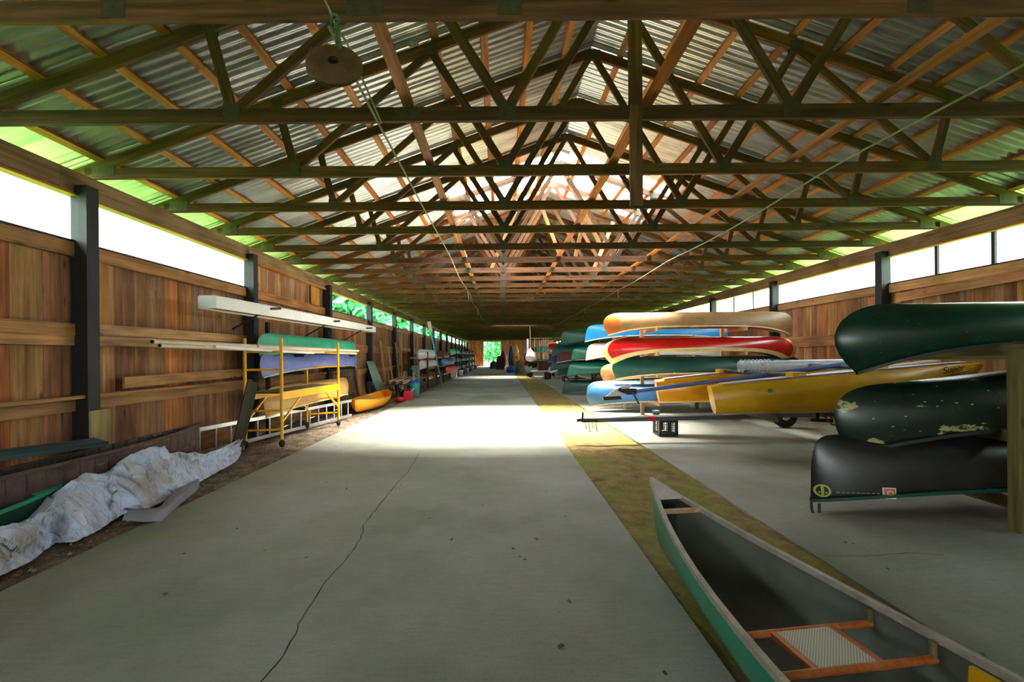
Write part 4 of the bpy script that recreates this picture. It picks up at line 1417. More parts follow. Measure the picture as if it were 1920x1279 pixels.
# ---- flat cart with chest and bag further on
yE = 30.0
p = Vector((2.6, yE, 0))
ct = thing('flat_cart', p, 'low flat cart standing on the strip with a brown chest on it', 'cart')
MB().box((p.x + 0.4, yE, 0.42), (2.0, 1.1, 0.08)).build('cart_bed', M['alu'], ct)
for x in (1.95, 3.7):
    for y in (yE - 0.4, yE + 0.4):
        MB().lathe([(0.04, -0.05), (0.15, -0.06), (0.19, 0), (0.15, 0.06), (0.04, 0.05)], (x, y, 0.19), 14, Rw).build('wheel', M['rubber'], ct)
        MB().bar((x, y, 0.19), (x, y, 0.4), 0.05, 0.05, (1, 0, 0)).build('axle_leg', M['darksteel'], ct)
o = MB().box((p.x + 0.55, yE, 0.78), (1.25, 0.7, 0.62)).box((p.x + 0.55, yE, 1.1), (1.29, 0.74, 0.06)).box((p.x + 0.55, yE - 0.36, 0.9), (0.12, 0.03, 0.1)).build('chest', M['dkchest'], None, (p.x, yE, 0.46))
tag(o, 'reddish brown chest standing on the flat cart', 'chest')
# white sail bag hanging from a chord
sb = thing('sail_bag', (2.05, 31.5, 1.4), 'white sail bag hanging beside the brown chest', 'bag')
b = MB()
b.lathe([(0.02, 2.0), (0.1, 1.85), (0.24, 1.7), (0.34, 1.45), (0.36, 1.25), (0.26, 1.08), (0.06, 1.0)], (2.1, 31.5, 0.05), 16)
b.build('sack', M['white'], sb)
MB().tube([(1.9, 31.5, 1.7), (1.9, 31.5, 2.7)], 0.07, 8).tube([(2.1, 31.5, 2.0), (2.1, 31.55, 3.64)], 0.012, 5).build('hanging_strap', M['white'], sb)
# paddles hanging in a row
for k in range(7):
    x = 2.5 + k * 0.16
    pt = thing('paddle', (x, 32.4, 1.4), 'paddle hanging upright in the row behind the brown chest', 'paddle', 'paddles hanging in a row')
    m = [M['cream'], M['lightwood'], M['yellowtan'], M['rackwood']][k % 4]
    MB().tube([(x, 32.4, 1.7), (x, 32.4, 2.75)], 0.018, 6).build('shaft', m, pt)
    MB().prism([(x - 0.03, 32.39, 1.72), (x - 0.08, 32.39, 1.5), (x - 0.07, 32.39, 1.25), (x, 32.39, 1.18), (x + 0.07, 32.39, 1.25), (x + 0.08, 32.39, 1.5), (x + 0.03, 32.39, 1.72)], (0, 0.02, 0)).build('blade', m, pt)
lumber_o = lumber('paddle_rail', (2.2, 32.4, 2.78), (3.8, 32.4, 2.78), 0.05, 0.06, M['lightwood'], None)
tag(lumber_o, 'pale rail from which the row of paddles hangs', 'rail')
MB().tube([(2.2, 32.4, 2.8), (2.2, 32.4, 3.63)], 0.01, 5).tube([(3.8, 32.4, 2.8), (3.8, 32.4, 3.63)], 0.01, 5).build('rail_cord', M['rope'], lumber_o).matrix_parent_inverse = lumber_o.matrix_world.inverted()
# kayaks on end, tubs and clutter by the far right of the aisle
def kayak_up(px, ybase, y, h, m, label):
    p = WF(px, ybase)
    p = Vector((W(px, 690, y).x, y, 0))
    rows = []
    for i in range(13):
        u = i / 12
        r = 0.3 * math.sin(math.pi * (0.06 + 0.88 * u)) ** 0.8
        rows.append([p + Vector((r * math.cos(a * math.pi / 5), 0.55 * r * math.sin(a * math.pi / 5), h * u)) for a in range(10)])
    b = MB()
    b.grid(rows, 0, True, True)
    b.add(rows[0], [tuple(range(10))]).add(rows[-1], [tuple(range(10))])
    t = thing('kayak', p, label, 'kayak', 'kayaks stood on end')
    b.build('hull', m, t)
    MB().lathe([(0.12, 0), (0.16, 0.02), (0.15, 0.04)], (p.x, y - 0.17, h * 0.45), 12, Matrix.Rotation(math.pi / 2, 3, 'X') @ Matrix.Diagonal((1, 1.8, 1))).build('cockpit_rim', M['black'], t)
kayak_up(968, 694, 40.0, 2.5, M['orange'], 'orange kayak stood on end near the far end of the aisle')
kayak_up(959, 694, 41.0, 2.4, M['navy'], 'navy kayak stood on end left of the orange one')
kayak_up(943, 690, 46.0, 2.0, M['maroon'], 'maroon kayak stood on end nearest the far doorway')
p = Vector((W(958, 690, 39).x, 39, 0))
o = MB().lathe([(0.36, 0.0), (0.42, 0.12), (0.4, 0.35), (0.28, 0.52), (0.1, 0.6), (0.0, 0.61)], p, 18).build('buoy_float', M['barrel'], None, p)
tag(o, 'round blue plastic float at the aisle edge near the far door', 'float')
for k, (px, y, r, h, m, lb) in enumerate([(926, 50, 0.5, 0.9, 'forest', 'dark green tarped heap right of the far doorway'), (936, 47, 0.35, 1.5, 'maroon', 'maroon covered bundle beside the dark green heap'), (975, 36, 0.4, 1.1, 'oldwood', 'brownish covered bundle beside the orange kayak')]):
    p = Vector((W(px, 690, y).x, y, 0))
    rows = []
    for i in range(8):
        u = i / 7
        rr = r * (0.25 + 0.75 * (1 - u ** 3.5) ** 0.6)
        rows.append([p + Vector((rr * math.cos(a * math.pi / 8) * (1 + 0.2 * noise.noise((a, i, k))), rr * math.sin(a * math.pi / 8), h * u)) for a in range(16)])
    b = MB()
    b.grid(rows, 0, True, True)
    b.add(rows[-1], [tuple(range(16))])
    o = b.build('covered_bundle', M[m], None, p)
    tag(o, lb, 'bundle')
# far canoes on the right, beyond the fifth rack
COLN = {'forest': 'forest green', 'maroon': 'maroon', 'seagreen': 'sea green', 'white': 'white', 'teal_dark': 'dark teal', 'navy': 'navy', 'tan': 'tan', 'red': 'red', 'blackhull': 'black', 'slate': 'slate blue', 'battered': 'scraped dark green'}
far_cols = ['forest', 'maroon', 'seagreen', 'white', 'teal_dark', 'navy', 'tan', 'red']
for k, y in enumerate((23.6, 27.2, 34.5, 38.5, 43.0, 48.0)):
    cross_rack(y, (4.2, 6.0), (0.5, 1.2, 1.9), ORD[k].replace('nearest', 'first') + ' timber rack beyond the dark teal canoe down the right side', 2.0, M['truss'])
    for q_, z in enumerate((0.5, 1.2, 1.9)):
        upturned('%s upturned canoe on the %s level of the %s far right rack' % (COLN[far_cols[(k * 3 + q_ * 2) % 8]], ('lowest', 'middle', 'top')[q_], ORD[k].replace('nearest', 'first')), HS, 3.0 - 0.1 * k, y, z, M[far_cols[(k * 3 + q_ * 2) % 8]], M['grey_in'], M['silver'], 'canoes far down the right side', parts='none', n=6, T=5)

# ------------------------------------------------------------------ left side, near to far
HBn = Hull(4.6, 0.62, 0.36, 0.06, STEM_BLUNT, 0.7, 3, 0.0)
bc = canoe('canoe', 'weathered brown plank canoe with bare rib ends along the left wall', 'canoe', HBn, (-4.31, 3.85, 0.16), math.pi / 2 - 0.03, M['brownhull'], M['darkplank'], M['brownhull'], parts='none', n=12, T=8, wood_ribs=M['darkplank'], roll=-0.1)
HGn = Hull(4.4, 0.5, 0.3, 0.05, STEM_STRAIGHT, 0.7, 3, 0.0)
canoe('canoe', 'dark green canoe lying half under the white tarp', 'canoe', HGn, (-4.06, 1.8, 0.0), math.pi / 2, M['deepgreen'], M['grey_in'], M['seagreen'], parts='none', n=10, T=7)
o = lumber('teal_board', WX(-60, 862, -4.5), WX(190, 828, -4.5), 0.17, 0.04, M['tealboard'], None, (0.3, 0, 1))
tag(o, 'teal painted board lying along the wall behind the brown canoe', 'board')
for y in (2.6, 5.1):
    o = MB().box((-4.45, y, 0.08), (0.5, 0.2, 0.24)).box((-4.45, y, -0.02), (0.6, 0.24, 0.05)).build('timber_chock', M['oldwood'], None, (-4.45, y, 0))
    tag(o, 'grey timber chock under the brown canoe', 'block', 'chocks under the brown canoe')

# white tarpaulin heaped over the green canoe's end
bot = [(-120, 1150), (0, 1085), (60, 1056), (104, 1022), (140, 1020), (182, 999), (229, 968), (270, 962), (330, 930), (362, 914), (395, 895), (443, 868), (463, 836)]
top = [(-120, 1040, -3.65), (0, 992, -3.62), (60, 968, -3.62), (95, 950, -3.68), (112, 915, -3.85), (156, 884, -3.9), (221, 866, -3.85), (281, 840, -3.8), (312, 837, -3.75), (350, 850, -3.75), (378, 853, -3.8), (415, 842, -3.82), (453, 822, -3.86)]
rows = []
NU, NV = 190, 64
def lerp_list(l, u):
    f = u * (len(l) - 1)
    i = min(int(f), len(l) - 2)
    return l[i].lerp(l[i + 1], f - i)
def facet(q, tilt):
    """piecewise planar crumple: every cell of the pattern tilts its own way"""
    d, pts = noise.voronoi(q)
    c = pts[0]
    a_ = 6.2832 * (math.sin(c.x * 12.9 + c.y * 78.2 + c.z * 3.3) * 43758.5 % 1.0)
    o_ = (math.sin(c.x * 39.3 + c.y * 11.1) * 24634.6) % 1.0
    g_ = (q - c)
    return tilt * (g_.x * math.cos(a_) + g_.y * math.sin(a_)) + 0.5 * (o_ - 0.5)
B3 = [WF(a, c, 0.0) for a, c in bot]
T3 = [WX(a, c, x) for a, c, x in top]
for i in range(NU + 1):
    u = i / NU
    P, Q = lerp_list(B3, u), lerp_list(T3, u)
    back = Q + Vector((-0.32, 0.08, -Q.z * 0.55))
    row = []
    for j in range(NV + 1):
        v = j / NV
        if v < 0.72:
            k = v / 0.72
            p = P.lerp(Q, k)
            p.z = Q.z * (k ** 0.9) + 0.05 * math.sin(math.pi * k)
        else:
            k = (v - 0.72) / 0.28
            p = Q.lerp(back, k)
        # flat facets and sharp creases, longer across the tarp than along it
        edge = min(1.0, v * 4 + 0.25)
        h = facet(Vector((u * 8.0 + v * 1.2, v * 1.7 - u * 1.5, 0.0)), 0.55) * 0.10
        h += facet(Vector((u * 22.0 + v * 7.0, v * 1.6, 7.0)), 0.8) * 0.022
        h += 0.045 * (1 - abs(noise.noise((u * 17 + v * 4.5, v * 0.7, 3.0))) * 2.6)
        h = h * 0.8 - 0.045
        p = p + Vector((0.75 * h, -0.35 * h, 1.0 * h)) * edge
        p.z = max(p.z, 0.012 + 0.012 * abs(noise.noise((u * 40, 0, 0))))
        row.append(p)
    rows.append(row)
tb_ = MB()
tb_.grid(rows, 0, True)
tarp = tb_.build('tarpaulin', M['tarp'], None, (-3.6, 4.2, 0))
sm = tarp.modifiers.new('thickness', 'SOLIDIFY')
sm.thickness = 0.003
tag(tarp, 'crumpled white tarpaulin heaped along the left edge of the aisle', 'tarp')
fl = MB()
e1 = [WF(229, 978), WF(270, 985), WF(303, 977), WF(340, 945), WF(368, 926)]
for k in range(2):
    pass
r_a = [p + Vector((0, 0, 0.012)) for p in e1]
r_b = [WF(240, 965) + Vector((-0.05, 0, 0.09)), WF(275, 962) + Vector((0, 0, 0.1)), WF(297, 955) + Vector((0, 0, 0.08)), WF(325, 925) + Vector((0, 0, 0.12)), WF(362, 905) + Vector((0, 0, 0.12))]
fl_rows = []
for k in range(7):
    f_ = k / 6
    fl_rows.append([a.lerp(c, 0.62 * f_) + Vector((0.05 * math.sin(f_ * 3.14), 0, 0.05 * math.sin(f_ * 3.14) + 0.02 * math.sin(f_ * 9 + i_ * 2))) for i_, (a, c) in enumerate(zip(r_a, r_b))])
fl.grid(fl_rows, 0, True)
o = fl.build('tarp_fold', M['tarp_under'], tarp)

# ladder on edge along the wall
la, lb_ = Vector((-4.66, 6.5, 0.05)), Vector((-3.76, 10.85, 0.05))
ld = thing('ladder', la, 'aluminium ladder standing on edge along the foot of the left wall', 'ladder')
for z in (0.0, 0.36):
    MB().bar(la + Vector((0, 0, z)), lb_ + Vector((0, 0, z)), 0.035, 0.06).build('rail', M['alu'], ld)
nr = 15
for k in range(nr):
    p = la.lerp(lb_, (k + 0.5) / nr)
    MB().tube([p, p + Vector((0, 0, 0.36))], 0.018, 8).build('rung', M['alu'], ld)

# yellow rolling scaffold
sf = thing('scaffold', (-3.95, 8.3, 0), 'yellow steel rolling scaffold with a work platform by the left wall', 'scaffold')
cs = {'A': Vector((-4.22, 7.15, 0)), 'B': Vector((-3.67, 7.25, 0)), 'C': Vector((-4.1, 9.15, 0)), 'D': Vector((-3.55, 9.45, 0))}
for k, p in cs.items():
    MB().tube([p + Vector((0, 0, 0.14)), p + Vector((0, 0, 1.82))], 0.026, 10).build('post', M['yellow_steel'], sf)
    w_ = MB().lathe([(0.02, -0.02), (0.055, -0.024), (0.065, 0), (0.055, 0.024), (0.02, 0.02)], p + Vector((0, 0, 0.066)), 16, Matrix.Rotation(math.pi / 2, 3, 'Y')).build('caster', M['rubber'], sf)
    MB().tube([p + Vector((0, 0, 0.06)), p + Vector((0, 0, 0.16))], 0.014, 6).build('caster_stem', M['darksteel'], w_)
for a, c in (('A', 'B'), ('C', 'D')):
    for z in (0.3, 0.62, 1.6, 1.3):
        MB().tube([cs[a] + Vector((0, 0, z)), cs[c] + Vector((0, 0, z))], 0.019, 8).build('end_rung', M['yellow_steel'], sf)
for a, c in (('A', 'C'), ('B', 'D')):
    MB().bar(cs[a] + Vector((0, 0, 0.86)), cs[c] + Vector((0, 0, 0.86)), 0.05, 0.13).build('side_rail', M['yellow_steel'], sf)
    z0 = 0.8
    q1 = cs[c].lerp(cs[a], 0.28)
    MB().bar(q1 + Vector((0, 0, z0)), cs[c] + Vector((0, 0, 0.42)), 0.03, 0.03).build('diagonal_brace', M['yellow_steel'], sf)
    q1 = cs[a].lerp(cs[c], 0.28)
    MB().bar(q1 + Vector((0, 0, z0)), cs[a] + Vector((0, 0, 0.42)), 0.03, 0.03).build('diagonal_brace', M['yellow_steel'], sf)
m1, m2 = (cs['A'] + cs['B']) / 2, (cs['C'] + cs['D']) / 2
MB().bar(m1 + Vector((0, 0, 0.915)), m2 + Vector((0, 0, 0.915)), 0.5, 0.02).build('platform', M['oldwood'], sf)
# leaning dark plank
o = lumber('leaning_plank', Vector((-4.12, 6.72, 0.0)), W(474, 716, 7.05), 0.17, 0.035, M['darkplank'], None, (1, -0.6, 0))
tag(o, 'dark greenish plank leaning against the scaffold', 'plank')
# spars across the scaffold
for k, (a, c, r, m, lab) in enumerate([((286, 641, 5.33), (672, 658, 11.0), 0.03, 'creamspar', 'upper long cream spar resting across the scaffold'), ((300, 648, 5.4), (668, 663, 10.9), 0.028, 'creamspar', 'lower long cream spar beside the first on the scaffold'), ((402, 650, 6.0), (588, 662, 8.5), 0.026, 'white', 'short white spar below the long cream ones')]):
    p, q_ = W(*a), W(*c)
    s = thing('spar', p, lab, 'spar', 'spars on the scaffold')
    MB().tube([p, p.lerp(q_, 0.5), q_], [r, r * 1.15, r * 0.9], 10).build('pole', M[m], s)
    if k < 2:
        MB().tube([p + Vector((-0.002, -0.01, 0)), p + Vector((0, 0.02, 0))], r * 0.75, 8).build('bore', M['hole'], s)
        z = p.lerp(q_, 0.33)
        MB().tube([z - Vector((0, 0.03, 0)), z + Vector((0, 0.03, 0))], r * 1.25, 8).build('lashing', M['orangepaint'], s)

# canoes on the wall brackets
HW = Hull(5.2, 0.74, 0.34, 0.14, STEM_RECURVE, 0.85, 3.6, 0.0)
gl = 'canoes on the left wall'
def along(label, H, x, yc, zg, outer, gun, group, flip=True, head=math.pi / 2, **kw):
    return canoe('canoe', label, 'canoe', H, (x, yc, zg + (H.D if flip else 0)), head, outer, M['grey_in'], gun, flip=flip, group=group, **kw)
along('sea green upturned canoe on the left wall under the white shell', HW, -4.32, 10.3, 1.62, M['seagreen'], M['forest'], gl)
along('violet blue upturned canoe on the left wall under the sea green one', HW, -4.28, 10.3, 1.28, M['violet'], M['silver'], gl)
HY = Hull(4.3, 0.74, 0.4, 0.14, STEM_RECURVE, 0.8, 3.6, 0.0)
along('yellow tan upturned canoe low behind the scaffold', HY, -4.25, 9.9, 0.56, M['yellowtan'], M['cream'], gl, n=12)
br = thing('boat_rack', (-4.7, 10, 0), 'dark timber rack on the left wall behind the stacked canoes', 'rack')
for y in (8.6, 11.6):
    lumber('upright', (-4.62, y, 0), (-4.62, y, 2.2), 0.08, 0.06, M['post'], br, (1, 0, 0))
    for z in (0.5, 1.22, 1.56):
        lumber('arm', (-4.62, y + 0.05, z - 0.02), (-3.92, y + 0.05, z - 0.02), 0.04, 0.06, M['post'], br)
# long white shell on brackets
sa_, sb_ = WX(388, 566, -4.2), WX(697, 618, -4.2)
sh = thing('rowing_shell', sa_, 'long white box shaped shell on brackets high on the left wall', 'boat')
d = (sb_ - sa_).normalized()
def shell_rows(w0, h0, off):
    rows = []
    for i in range(17):
        u = i / 16
        k = 0.55 + 0.45 * math.sin(math.pi * min(1, max(0, u * 0.94 + 0.03))) ** 0.6
        c = sa_.lerp(sb_, u) + Vector((0, 0, off))
        hw, hh = w0 * k, h0 * (0.8 + 0.2 * k)
        rows.append([c + Vector((-hw, 0, -hh)), c + Vector((-hw, 0, hh * 0.8)), c + Vector((-hw * 0.8, 0, hh)), c + Vector((hw * 0.8, 0, hh)), c + Vector((hw, 0, hh * 0.8)), c + Vector((hw, 0, -hh))])
    return rows
b = MB()
rw = shell_rows(0.2, 0.1, 0)
b.grid(rw, 0, False)
b.add(rw[0], [tuple(range(6))])
b.add(rw[-1], [tuple(range(6))[::-1]])
b.build('hull', M['white'], sh)
b = MB()
rw2 = shell_rows(0.19, 0.0, -0.07)
b.grid([[r[0], r[5]] for r in rw2], 0, False)
b.build('hull_lining', M['tan'], sh)
for y in (7.6, 10.4, 13.0):
    o = MB().bar((-4.7, y, 2.33), (-3.85, y, 2.36), 0.03, 0.04).bar((-4.7, y, 2.0), (-4.1, y, 2.33), 0.025, 0.025).build('shelf_bracket', M['black'], None, (-4.7, y, 2.3))
    tag(o, 'black steel bracket carrying the white shell', 'bracket', 'brackets under the white shell')

# yellow dinghy on the ground
HD = Hull(3.4, 0.85, 0.3, 0.08, STEM_STRAIGHT, 0.6, 2.5, 0.02)
yd = canoe('dinghy', 'small yellow dinghy with a pale thwart on the dirt past the ladder', 'boat', HD, (-3.86, 13.0, 0.0), math.pi / 2 + 0.02, M['orange'], M['orange'], M['yellow'], parts='none', n=10, T=7)
MB().box((0.0, 0, 0.24), (0.32, 0.72, 0.03)).build('seat', M['creamspar'], yd)
MB().box((-1.1, 0, 0.22), (0.25, 0.5, 0.03)).build('seat', M['orange'], yd)

# leaning sheet, boards and clutter further on
p = WF(716, 738)
sh_ = MB()
rows = []
for k in range(19):
    x = -0.32 + 0.64 * k / 18
    zo = 0.012 * math.cos(k * math.pi / 1.5)
    rows.append([Vector((-4.25 + x * 0.3, 15.6 + x + zo, 0.0)), Vector((-4.56 + x * 0.1, 15.1 + x + zo, 1.35))])
sh_.grid(rows, 0, True)
o = sh_.build('corrugated_sheet', M['greenpanel'], None, (-4.4, 15.5, 0))
o.modifiers.new('t', 'SOLIDIFY').thickness = 0.004
tag(o, 'grey green corrugated sheet leaning on the left wall past the dinghy', 'sheet')
for k in range(6):
    x0 = -4.62 + 0.02 * k
    y0_ = 13.4 + [0, 2.9, 3.4, 3.9, 5.0, 5.5][k]
    o = lumber('leaning_board', (x0 + 0.3, y0_, 0), (x0 + 0.02, y0_ + 0.15, 1.9 + 0.2 * (k % 3)), 0.14 + 0.03 * (k % 2), 0.025, M['girt'] if k % 2 else M['board'], None, (1, 0, 0.1))
    tag(o, ORD[k].replace('nearest', 'first') + ' brown board from the scaffold leaning upright against the left wall', 'board', 'boards leaning on the left wall')
# slatted panel and tyre behind the dinghy
sp_ = thing('slatted_panel', (-4.5, 12.9, 0), 'brown slatted panel leaning on the left wall behind the dinghy', 'panel')
for k in range(13):
    y = 12.2 + 0.125 * k
    lumber('slat', (-4.42, y, 0.02), (-4.62, y, 1.15), 0.05, 0.02, M['oldwood'], sp_, (1, 0, 0))
for f_ in (0.12, 0.9):
    lumber('cross_bar', (-4.42 - 0.2 * f_ - 0.02, 12.15, 1.15 * f_), (-4.42 - 0.2 * f_ - 0.02, 13.75, 1.15 * f_), 0.03, 0.06, M['oldwood'], sp_)
ty = MB().lathe([(0.2, -0.06), (0.3, -0.08), (0.34, 0), (0.3, 0.08), (0.2, 0.06), (0.18, 0), (0.2, -0.06)], (-4.35, 14.5, 0.36), 20, Matrix.Rotation(math.radians(75), 3, 'Y')).build('tyre', M['rubber'], None, (-4.35, 14.5, 0.02))
tag(ty, 'black tyre leaning on the left wall beside the corrugated sheet', 'tyre')
# pile of pale sticks on a sawhorse
sw = thing('sawhorse', (-3.75, 16.4, 0), 'timber sawhorse under the pile of pale sticks', 'sawhorse')
for y in (15.9, 17.2):
    lumber('beam', (-4.2, y, 0.5), (-3.4, y, 0.5), 0.05, 0.09, M['oldwood'], sw)
    for x in (-4.1, -3.5):
        for dy in (-0.2, 0.2):
            lumber('leg', (x, y, 0.5), (x, y + dy, 0.0), 0.05, 0.04, M['oldwood'], sw, (1, 0, 0))
for k in range(10):
    a = Vector((-4.15 + 0.08 * k, 15.2 + 0.15 * (k % 3), 0.56 + 0.03 * (k % 3)))
    c = Vector((-4.2 + 0.09 * k + random.uniform(-0.1, 0.1), 17.8 + 0.2 * (k % 2), 0.57 + 0.05 * (k % 4)))
    o = lumber('stick', a, c, 0.05, 0.035, [M['lightwood'], M['oldwood'], M['creamspar']][k % 3], None)
    tag(o, 'pale stick in the pile on the sawhorse', 'stick', 'pile of pale sticks')
def cyl_thing(name, label, cat, p, prof, m, extra=None, em=None, n=16):
    t = thing(name, p, label, cat)
    MB().lathe(prof, p, n).build('body', m, t)
    if extra:
        extra(t, p, em)
    return t
def lidf(t, p, em):
    MB().lathe([(0, 0.6), (0.19, 0.6), (0.2, 0.56), (0.2, 0.5)], p, 16).build('lid', em, t)
p = WF(778, 744)
cyl_thing('bucket', 'teal plastic bucket with blue lid at the aisle edge', 'bucket', p, [(0, 0), (0.16, 0), (0.19, 0.5), (0.2, 0.52)], M['teal'], lidf, M['barrel'])
p = WF(766, 750)
fc_ = thing('fuel_can', p, 'red plastic fuel can on the floor beside the teal bucket', 'can')
MB().box(p + Vector((0, 0, 0.13)), (0.3, 0.2, 0.26)).box(p + Vector((0, 0, 0.28)), (0.24, 0.15, 0.05)).build('body', M['redplastic'], fc_)
MB().tube([p + Vector((-0.1, 0, 0.3)), p + Vector((-0.08, 0, 0.36)), p + Vector((0.06, 0, 0.36)), p + Vector((0.08, 0, 0.3))], 0.015, 6).build('handle', M['redplastic'], fc_)
MB().tube([p + Vector((0.1, 0, 0.3)), p + Vector((0.2, 0, 0.4))], 0.02, 8).build('spout', M['white'], fc_)
p = WF(750, 753)
o = MB().lathe([(0, 0), (0.13, 0), (0.15, 0.14), (0.14, 0.15), (0.12, 0.03), (0, 0.02)], p, 16).build('basin', M['redplastic'], None, p)
tag(o, 'small red basin on the floor left of the fuel can', 'basin')
lm = thing('lawn_mower', (-3.6, 17.2, 0), 'dark lawn mower with pale handle beside the stick pile', 'mower')
p = Vector((-3.5, 16.2, 0))
MB().lathe([(0.26, 0.1), (0.28, 0.16), (0.2, 0.24), (0.1, 0.28), (0.1, 0.42), (0.0, 0.44)], p, 16).build('deck', M['darksteel'], lm)
for sx in (-0.22, 0.22):
    for sy in (-0.24, 0.24):
        MB().lathe([(0.02, -0.025), (0.08, -0.03), (0.09, 0), (0.08, 0.03), (0.02, 0.025)], p + Vector((sx, sy, 0.09)), 12, Matrix.Rotation(math.pi / 2, 3, 'Y')).build('wheel', M['rubber'], lm)
for sx in (-0.18, 0.18):
    MB().tube([p + Vector((sx, 0.1, 0.25)), p + Vector((sx, 0.25, 0.95))], 0.014, 6).build('handle_bar', M['alu'], lm)
MB().tube([p + Vector((-0.18, 0.25, 0.95)), p + Vector((0.18, 0.25, 0.95))], 0.018, 6).build('grip', M['black'], lm)
# grey green locker
p = Vector((-3.72, 18.9, 0))
lk = thing('locker', p, 'narrow grey green locker standing at the aisle edge', 'locker')
MB().box(p + Vector((0, 0, 0.55)), (0.26, 0.4, 1.1)).build('body', M['greenpanel'], lk)
MB().box(p + Vector((0.02, -0.21, 0.55)), (0.2, 0.02, 1.02)).build('door', M['greenpanel'], lk)
MB().box(p + Vector((0.08, -0.23, 0.6)), (0.015, 0.02, 0.1)).build('handle', M['steel'], lk)

# far left canoes
g6 = 'canoes far down the left side'
lr = thing('boat_rack', (-3.9, 22, 0), 'timber rack at the left aisle edge carrying the white and blue canoes', 'rack')
for y in (20.6, 23.4, 26.2, 29.5):
    for x in (-4.4, -3.5):
        lumber('post', (x, y, 0), (x, y, 1.7), 0.08, 0.06, M['truss'], lr, (0, 1, 0))
    for z in (0.55, 1.0, 1.48):
        lumber('arm', (-4.45, y + 0.06, z - 0.05), (-3.2, y + 0.06, z - 0.05), 0.04, 0.09, M['lightwood'], lr)
HL = Hull(4.6, 0.8, 0.34, 0.14, STEM_RECURVE, 0.85, 3.4, 0.0)
along('white upturned canoe on the left rack past the locker', HL, -3.75, 22.0, 1.5, M['white'], M['creamspar'], g6, n=8, T=6)
along('second white upturned canoe on the left rack, lower than the first', HL, -3.75, 22.2, 1.0, M['white'], M['darksteel'], g6, n=8, T=6)
along('blue upturned canoe on the left rack beyond the white ones', HL, -3.45, 27.6, 1.0, M['blue'], M['forest'], g6, n=8, T=6)
along('red upturned canoe low on the left rack below the blue one', HL, -3.3, 28.2, 0.56, M['redplastic'], M['cream'], g6, n=8, T=6)
along('dull red upturned canoe on the upper left rack above the blue one', HL, -3.9, 28.6, 1.5, M['maroon'], M['cream'], g6, n=8, T=6)
p = Vector((W(850, 700, 31).x, 31, 0))
o = MB().box(p + Vector((0, 0, 0.2)), (0.5, 0.5, 0.4)).box(p + Vector((0, 0, 0.41)), (0.56, 0.56, 0.04)).build('storage_bin', M['white'], None, p)
tag(o, 'white plastic bin on the left aisle edge before the dark stacks', 'bin')
oa, ob = W(808, 622, 20.2), W(822, 690, 21.0)
ob = oa + (ob - oa) * ((oa.z - 0.02) / (oa.z - ob.z))
t = thing('oar', ob, 'pale blue oar leaning upright at the left aisle edge', 'oar')
MB().tube([oa, ob], 0.035, 8).build('shaft', M['teal'], t)
dv = (oa - ob).normalized()
MB().bar(oa, oa + dv * 0.5, 0.16, 0.02, (0, 1, 0)).build('blade', M['creamspar'], t)
for k, y in enumerate((34.0, 38.5, 43.0, 47.5, 52.0)):
    tt = thing('boat_rack', (-3.9, y, 0), ORD[k].replace('nearest', 'first') + ' dark timber rack past the blue canoe down the left side', 'rack', 'racks far down the left side')
    for dy in (-1.2, 1.2):
        lumber('post', (-3.4, y + dy, 0), (-3.4, y + dy, 2.2), 0.08, 0.06, M['post'], tt, (0, 1, 0))
        for z in (0.5, 1.1, 1.7):
            lumber('arm', (-4.5, y + dy, z - 0.05), (-3.3, y + dy, z - 0.05), 0.04, 0.09, M['truss'], tt)
    for q_, z in enumerate((0.5, 1.1, 1.7)):
        along('%s upturned canoe on the %s level of the %s far left rack' % (COLN[['blackhull', 'forest', 'slate', 'battered', 'seagreen', 'navy'][(k + q_ * 2) % 6]], ('lowest', 'middle', 'top')[q_], ORD[k].replace('nearest', 'first')), HL, -3.7, y, z, M[['blackhull', 'forest', 'slate', 'battered', 'seagreen', 'navy'][(k + q_ * 2) % 6]], M['silver'], 'canoes stacked far down the left side', n=6, T=5, parts='none')
    for j in range(2):
        o = MB().lathe([(0, 0), (0.16, 0), (0.2, 0.3), (0.21, 0.42), (0.19, 0.42), (0.17, 0.05), (0, 0.04)], (-3.15, y + 1 - j * 1.6, 0), 12).build('tub', M[['navy', 'white', 'grey'][(k + j) % 3]], None, (-3.15, y + 1 - j * 1.6, 0))
        tag(o, 'small plastic tub on the floor before the far left racks', 'tub', 'tubs along the far left')

# ------------------------------------------------------------------ overhead lines and the hanging disc
for x, z, lab, y0_, y1_ in ((-1.06, Z_CH - 0.03, 'thin pale rope slung under the chords left of the ridge', 2.7, 26.0), (3.77, Z_CH - 0.03, 'thin pale rope slung under the chords towards the right wall', 2.0, 28.0)):
    pts = []
    y = y0_
    while y <= y1_:
        pts.append((x + 0.02 * math.sin(y), y, z - 0.05 * abs(math.sin(y * math.pi / 4.8))))
        y += 0.6
    r_ = thing('rope', pts[0], lab, 'rope')
    MB().tube(pts, 0.011, 6).build('line', M['rope'], r_)
    for yy in (14.0, 19.5):
        MB().tube([(x, yy, z), (x + 0.02, yy, z - 0.28)], 0.012, 5).build('tail', M['rope'], r_)
dc_ = W(627, 123, 2.62)
dp = thing('hanging_disc', dc_, 'rusty lens shaped iron disc with a central hole hanging by a rope', 'pulley')
Rd = Matrix.Rotation(math.radians(27), 3, 'Y') @ Matrix.Rotation(math.radians(69), 3, 'X')
prof = [(0.032, 0.036), (0.06, 0.036), (0.12, 0.028), (0.158, 0.014), (0.165, 0.006), (0.15, 0.0), (0.165, -0.006), (0.158, -0.014), (0.12, -0.028), (0.06, -0.036), (0.032, -0.036), (0.032, 0.036)]
MB().lathe(prof, dc_, 36, Rd).build('disc', M['rust'], dp)
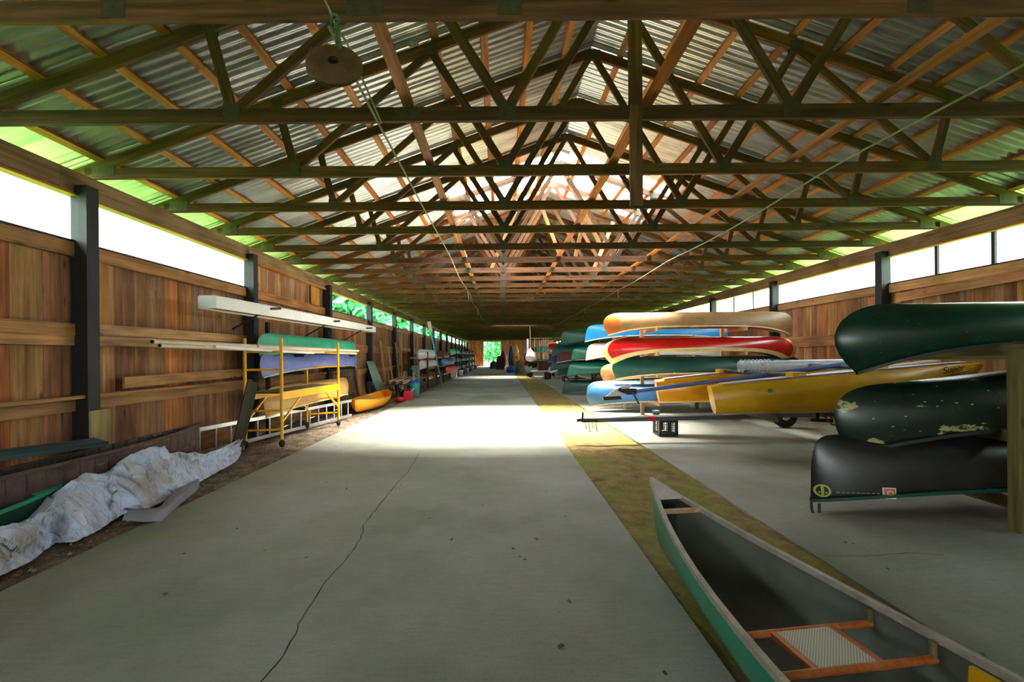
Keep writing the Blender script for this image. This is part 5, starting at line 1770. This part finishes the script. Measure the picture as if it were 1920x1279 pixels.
MB().lathe([(0.0, 0.01), (0.031, 0.01), (0.031, -0.01), (0.0, -0.01)], dc_, 16, Rd).build('bore', M['hole'], dp)
e = Rd @ Vector((-0.15, 0.02, 0))
MB().box(dc_ + e, (0.05, 0.035, 0.03), Rd).build('lug', M['rust'], dp)
tp_ = dc_ + Vector((0.012, 0.02, 0.11))
rp = thing('rope', tp_, 'greenish rope holding the rusty disc from the nearest truss', 'rope')
kn = W(629, 45, 2.66)
MB().tube([dc_ + Vector((0.0, 0.03, 0.07)), tp_, kn], 0.009, 7).tube([dc_ + Vector((0.03, 0.03, 0.07)), tp_ + Vector((0.02, 0, 0)), kn + Vector((0.012, 0, 0))], 0.009, 7).build('strand', M['rope_green'], rp)
b = MB()
for k in range(3):
    a0 = k * 1.3
    b.tube([kn + Vector((0.026 * math.cos(a + a0), 0.022 * math.sin(a * 1.0), 0.03 * math.sin(a + a0) + 0.014 * (k - 1))) for a in [j * 0.5236 for j in range(13)]], 0.009, 6)
b.build('knot', M['rope_green'], rp)
MB().tube([kn, W(620, 22, 2.68), W(606, -8, 2.7), W(600, -40, 2.72)], 0.009, 7).build('upper_strand', M['rope'], rp)
tl_ = [kn, W(650, 80, 2.9), W(676, 140, 3.3), Vector((-1.06, 3.9, Z_CH - 0.03))]
MB().tube(tl_, 0.008, 6).build('trailing_line', M['rope'], rp)

# ------------------------------------------------------------------ trees outside
def tree(x, y, h, r, label, z0=0.6, cards=4500, size=0.5):
    t = thing('tree', (x, y, -0.3), label, 'tree', 'trees outside the shed')
    MB().tube([(x, y, -0.32), (x + 0.1, y, h * 0.3), (x, y + 0.1, h * 0.7)], [0.18, 0.14, 0.05], 8).build('trunk', M['bark'], t)
    b = MB()
    rnd = random.Random(int(x * 13 + y * 7))
    for k in range(cards):
        while True:
            v = Vector((rnd.uniform(-1, 1), rnd.uniform(-1, 1), rnd.uniform(-1, 1)))
            if 0.35 < v.length < 1: break
        c = Vector((x + v.x * r, y + v.y * r, z0 + (h - z0) / 2 * (1 + v.z)))
        u = Vector((rnd.gauss(0, 1), rnd.gauss(0, 1), rnd.gauss(0, 1))).normalized() * size * rnd.uniform(0.5, 1.1)
        w_ = u.cross(Vector((rnd.gauss(0, 1), rnd.gauss(0, 1), rnd.gauss(0, 1)))).normalized() * size * 0.45
        b.add([c - u, c + w_, c + u, c - w_], [(0, 1, 2, 3)])
    o = b.build('foliage', M['leaf'], t)
    o['kind'] = 'stuff'
for k in range(8):
    tree(-10.5 - (k % 2), 27.5 + 5.0 * k, 9.0 + (k % 3), 3.6, 'leafy green tree outside beyond the left windows')
for k, (x, y) in enumerate(((-3.5, 72), (0.5, 74), (-1.5, 79), (3.5, 77))):
    tree(x, y, 9, 3.4, 'leafy green tree seen through the far doorway', 0.2, 2600, 0.34)
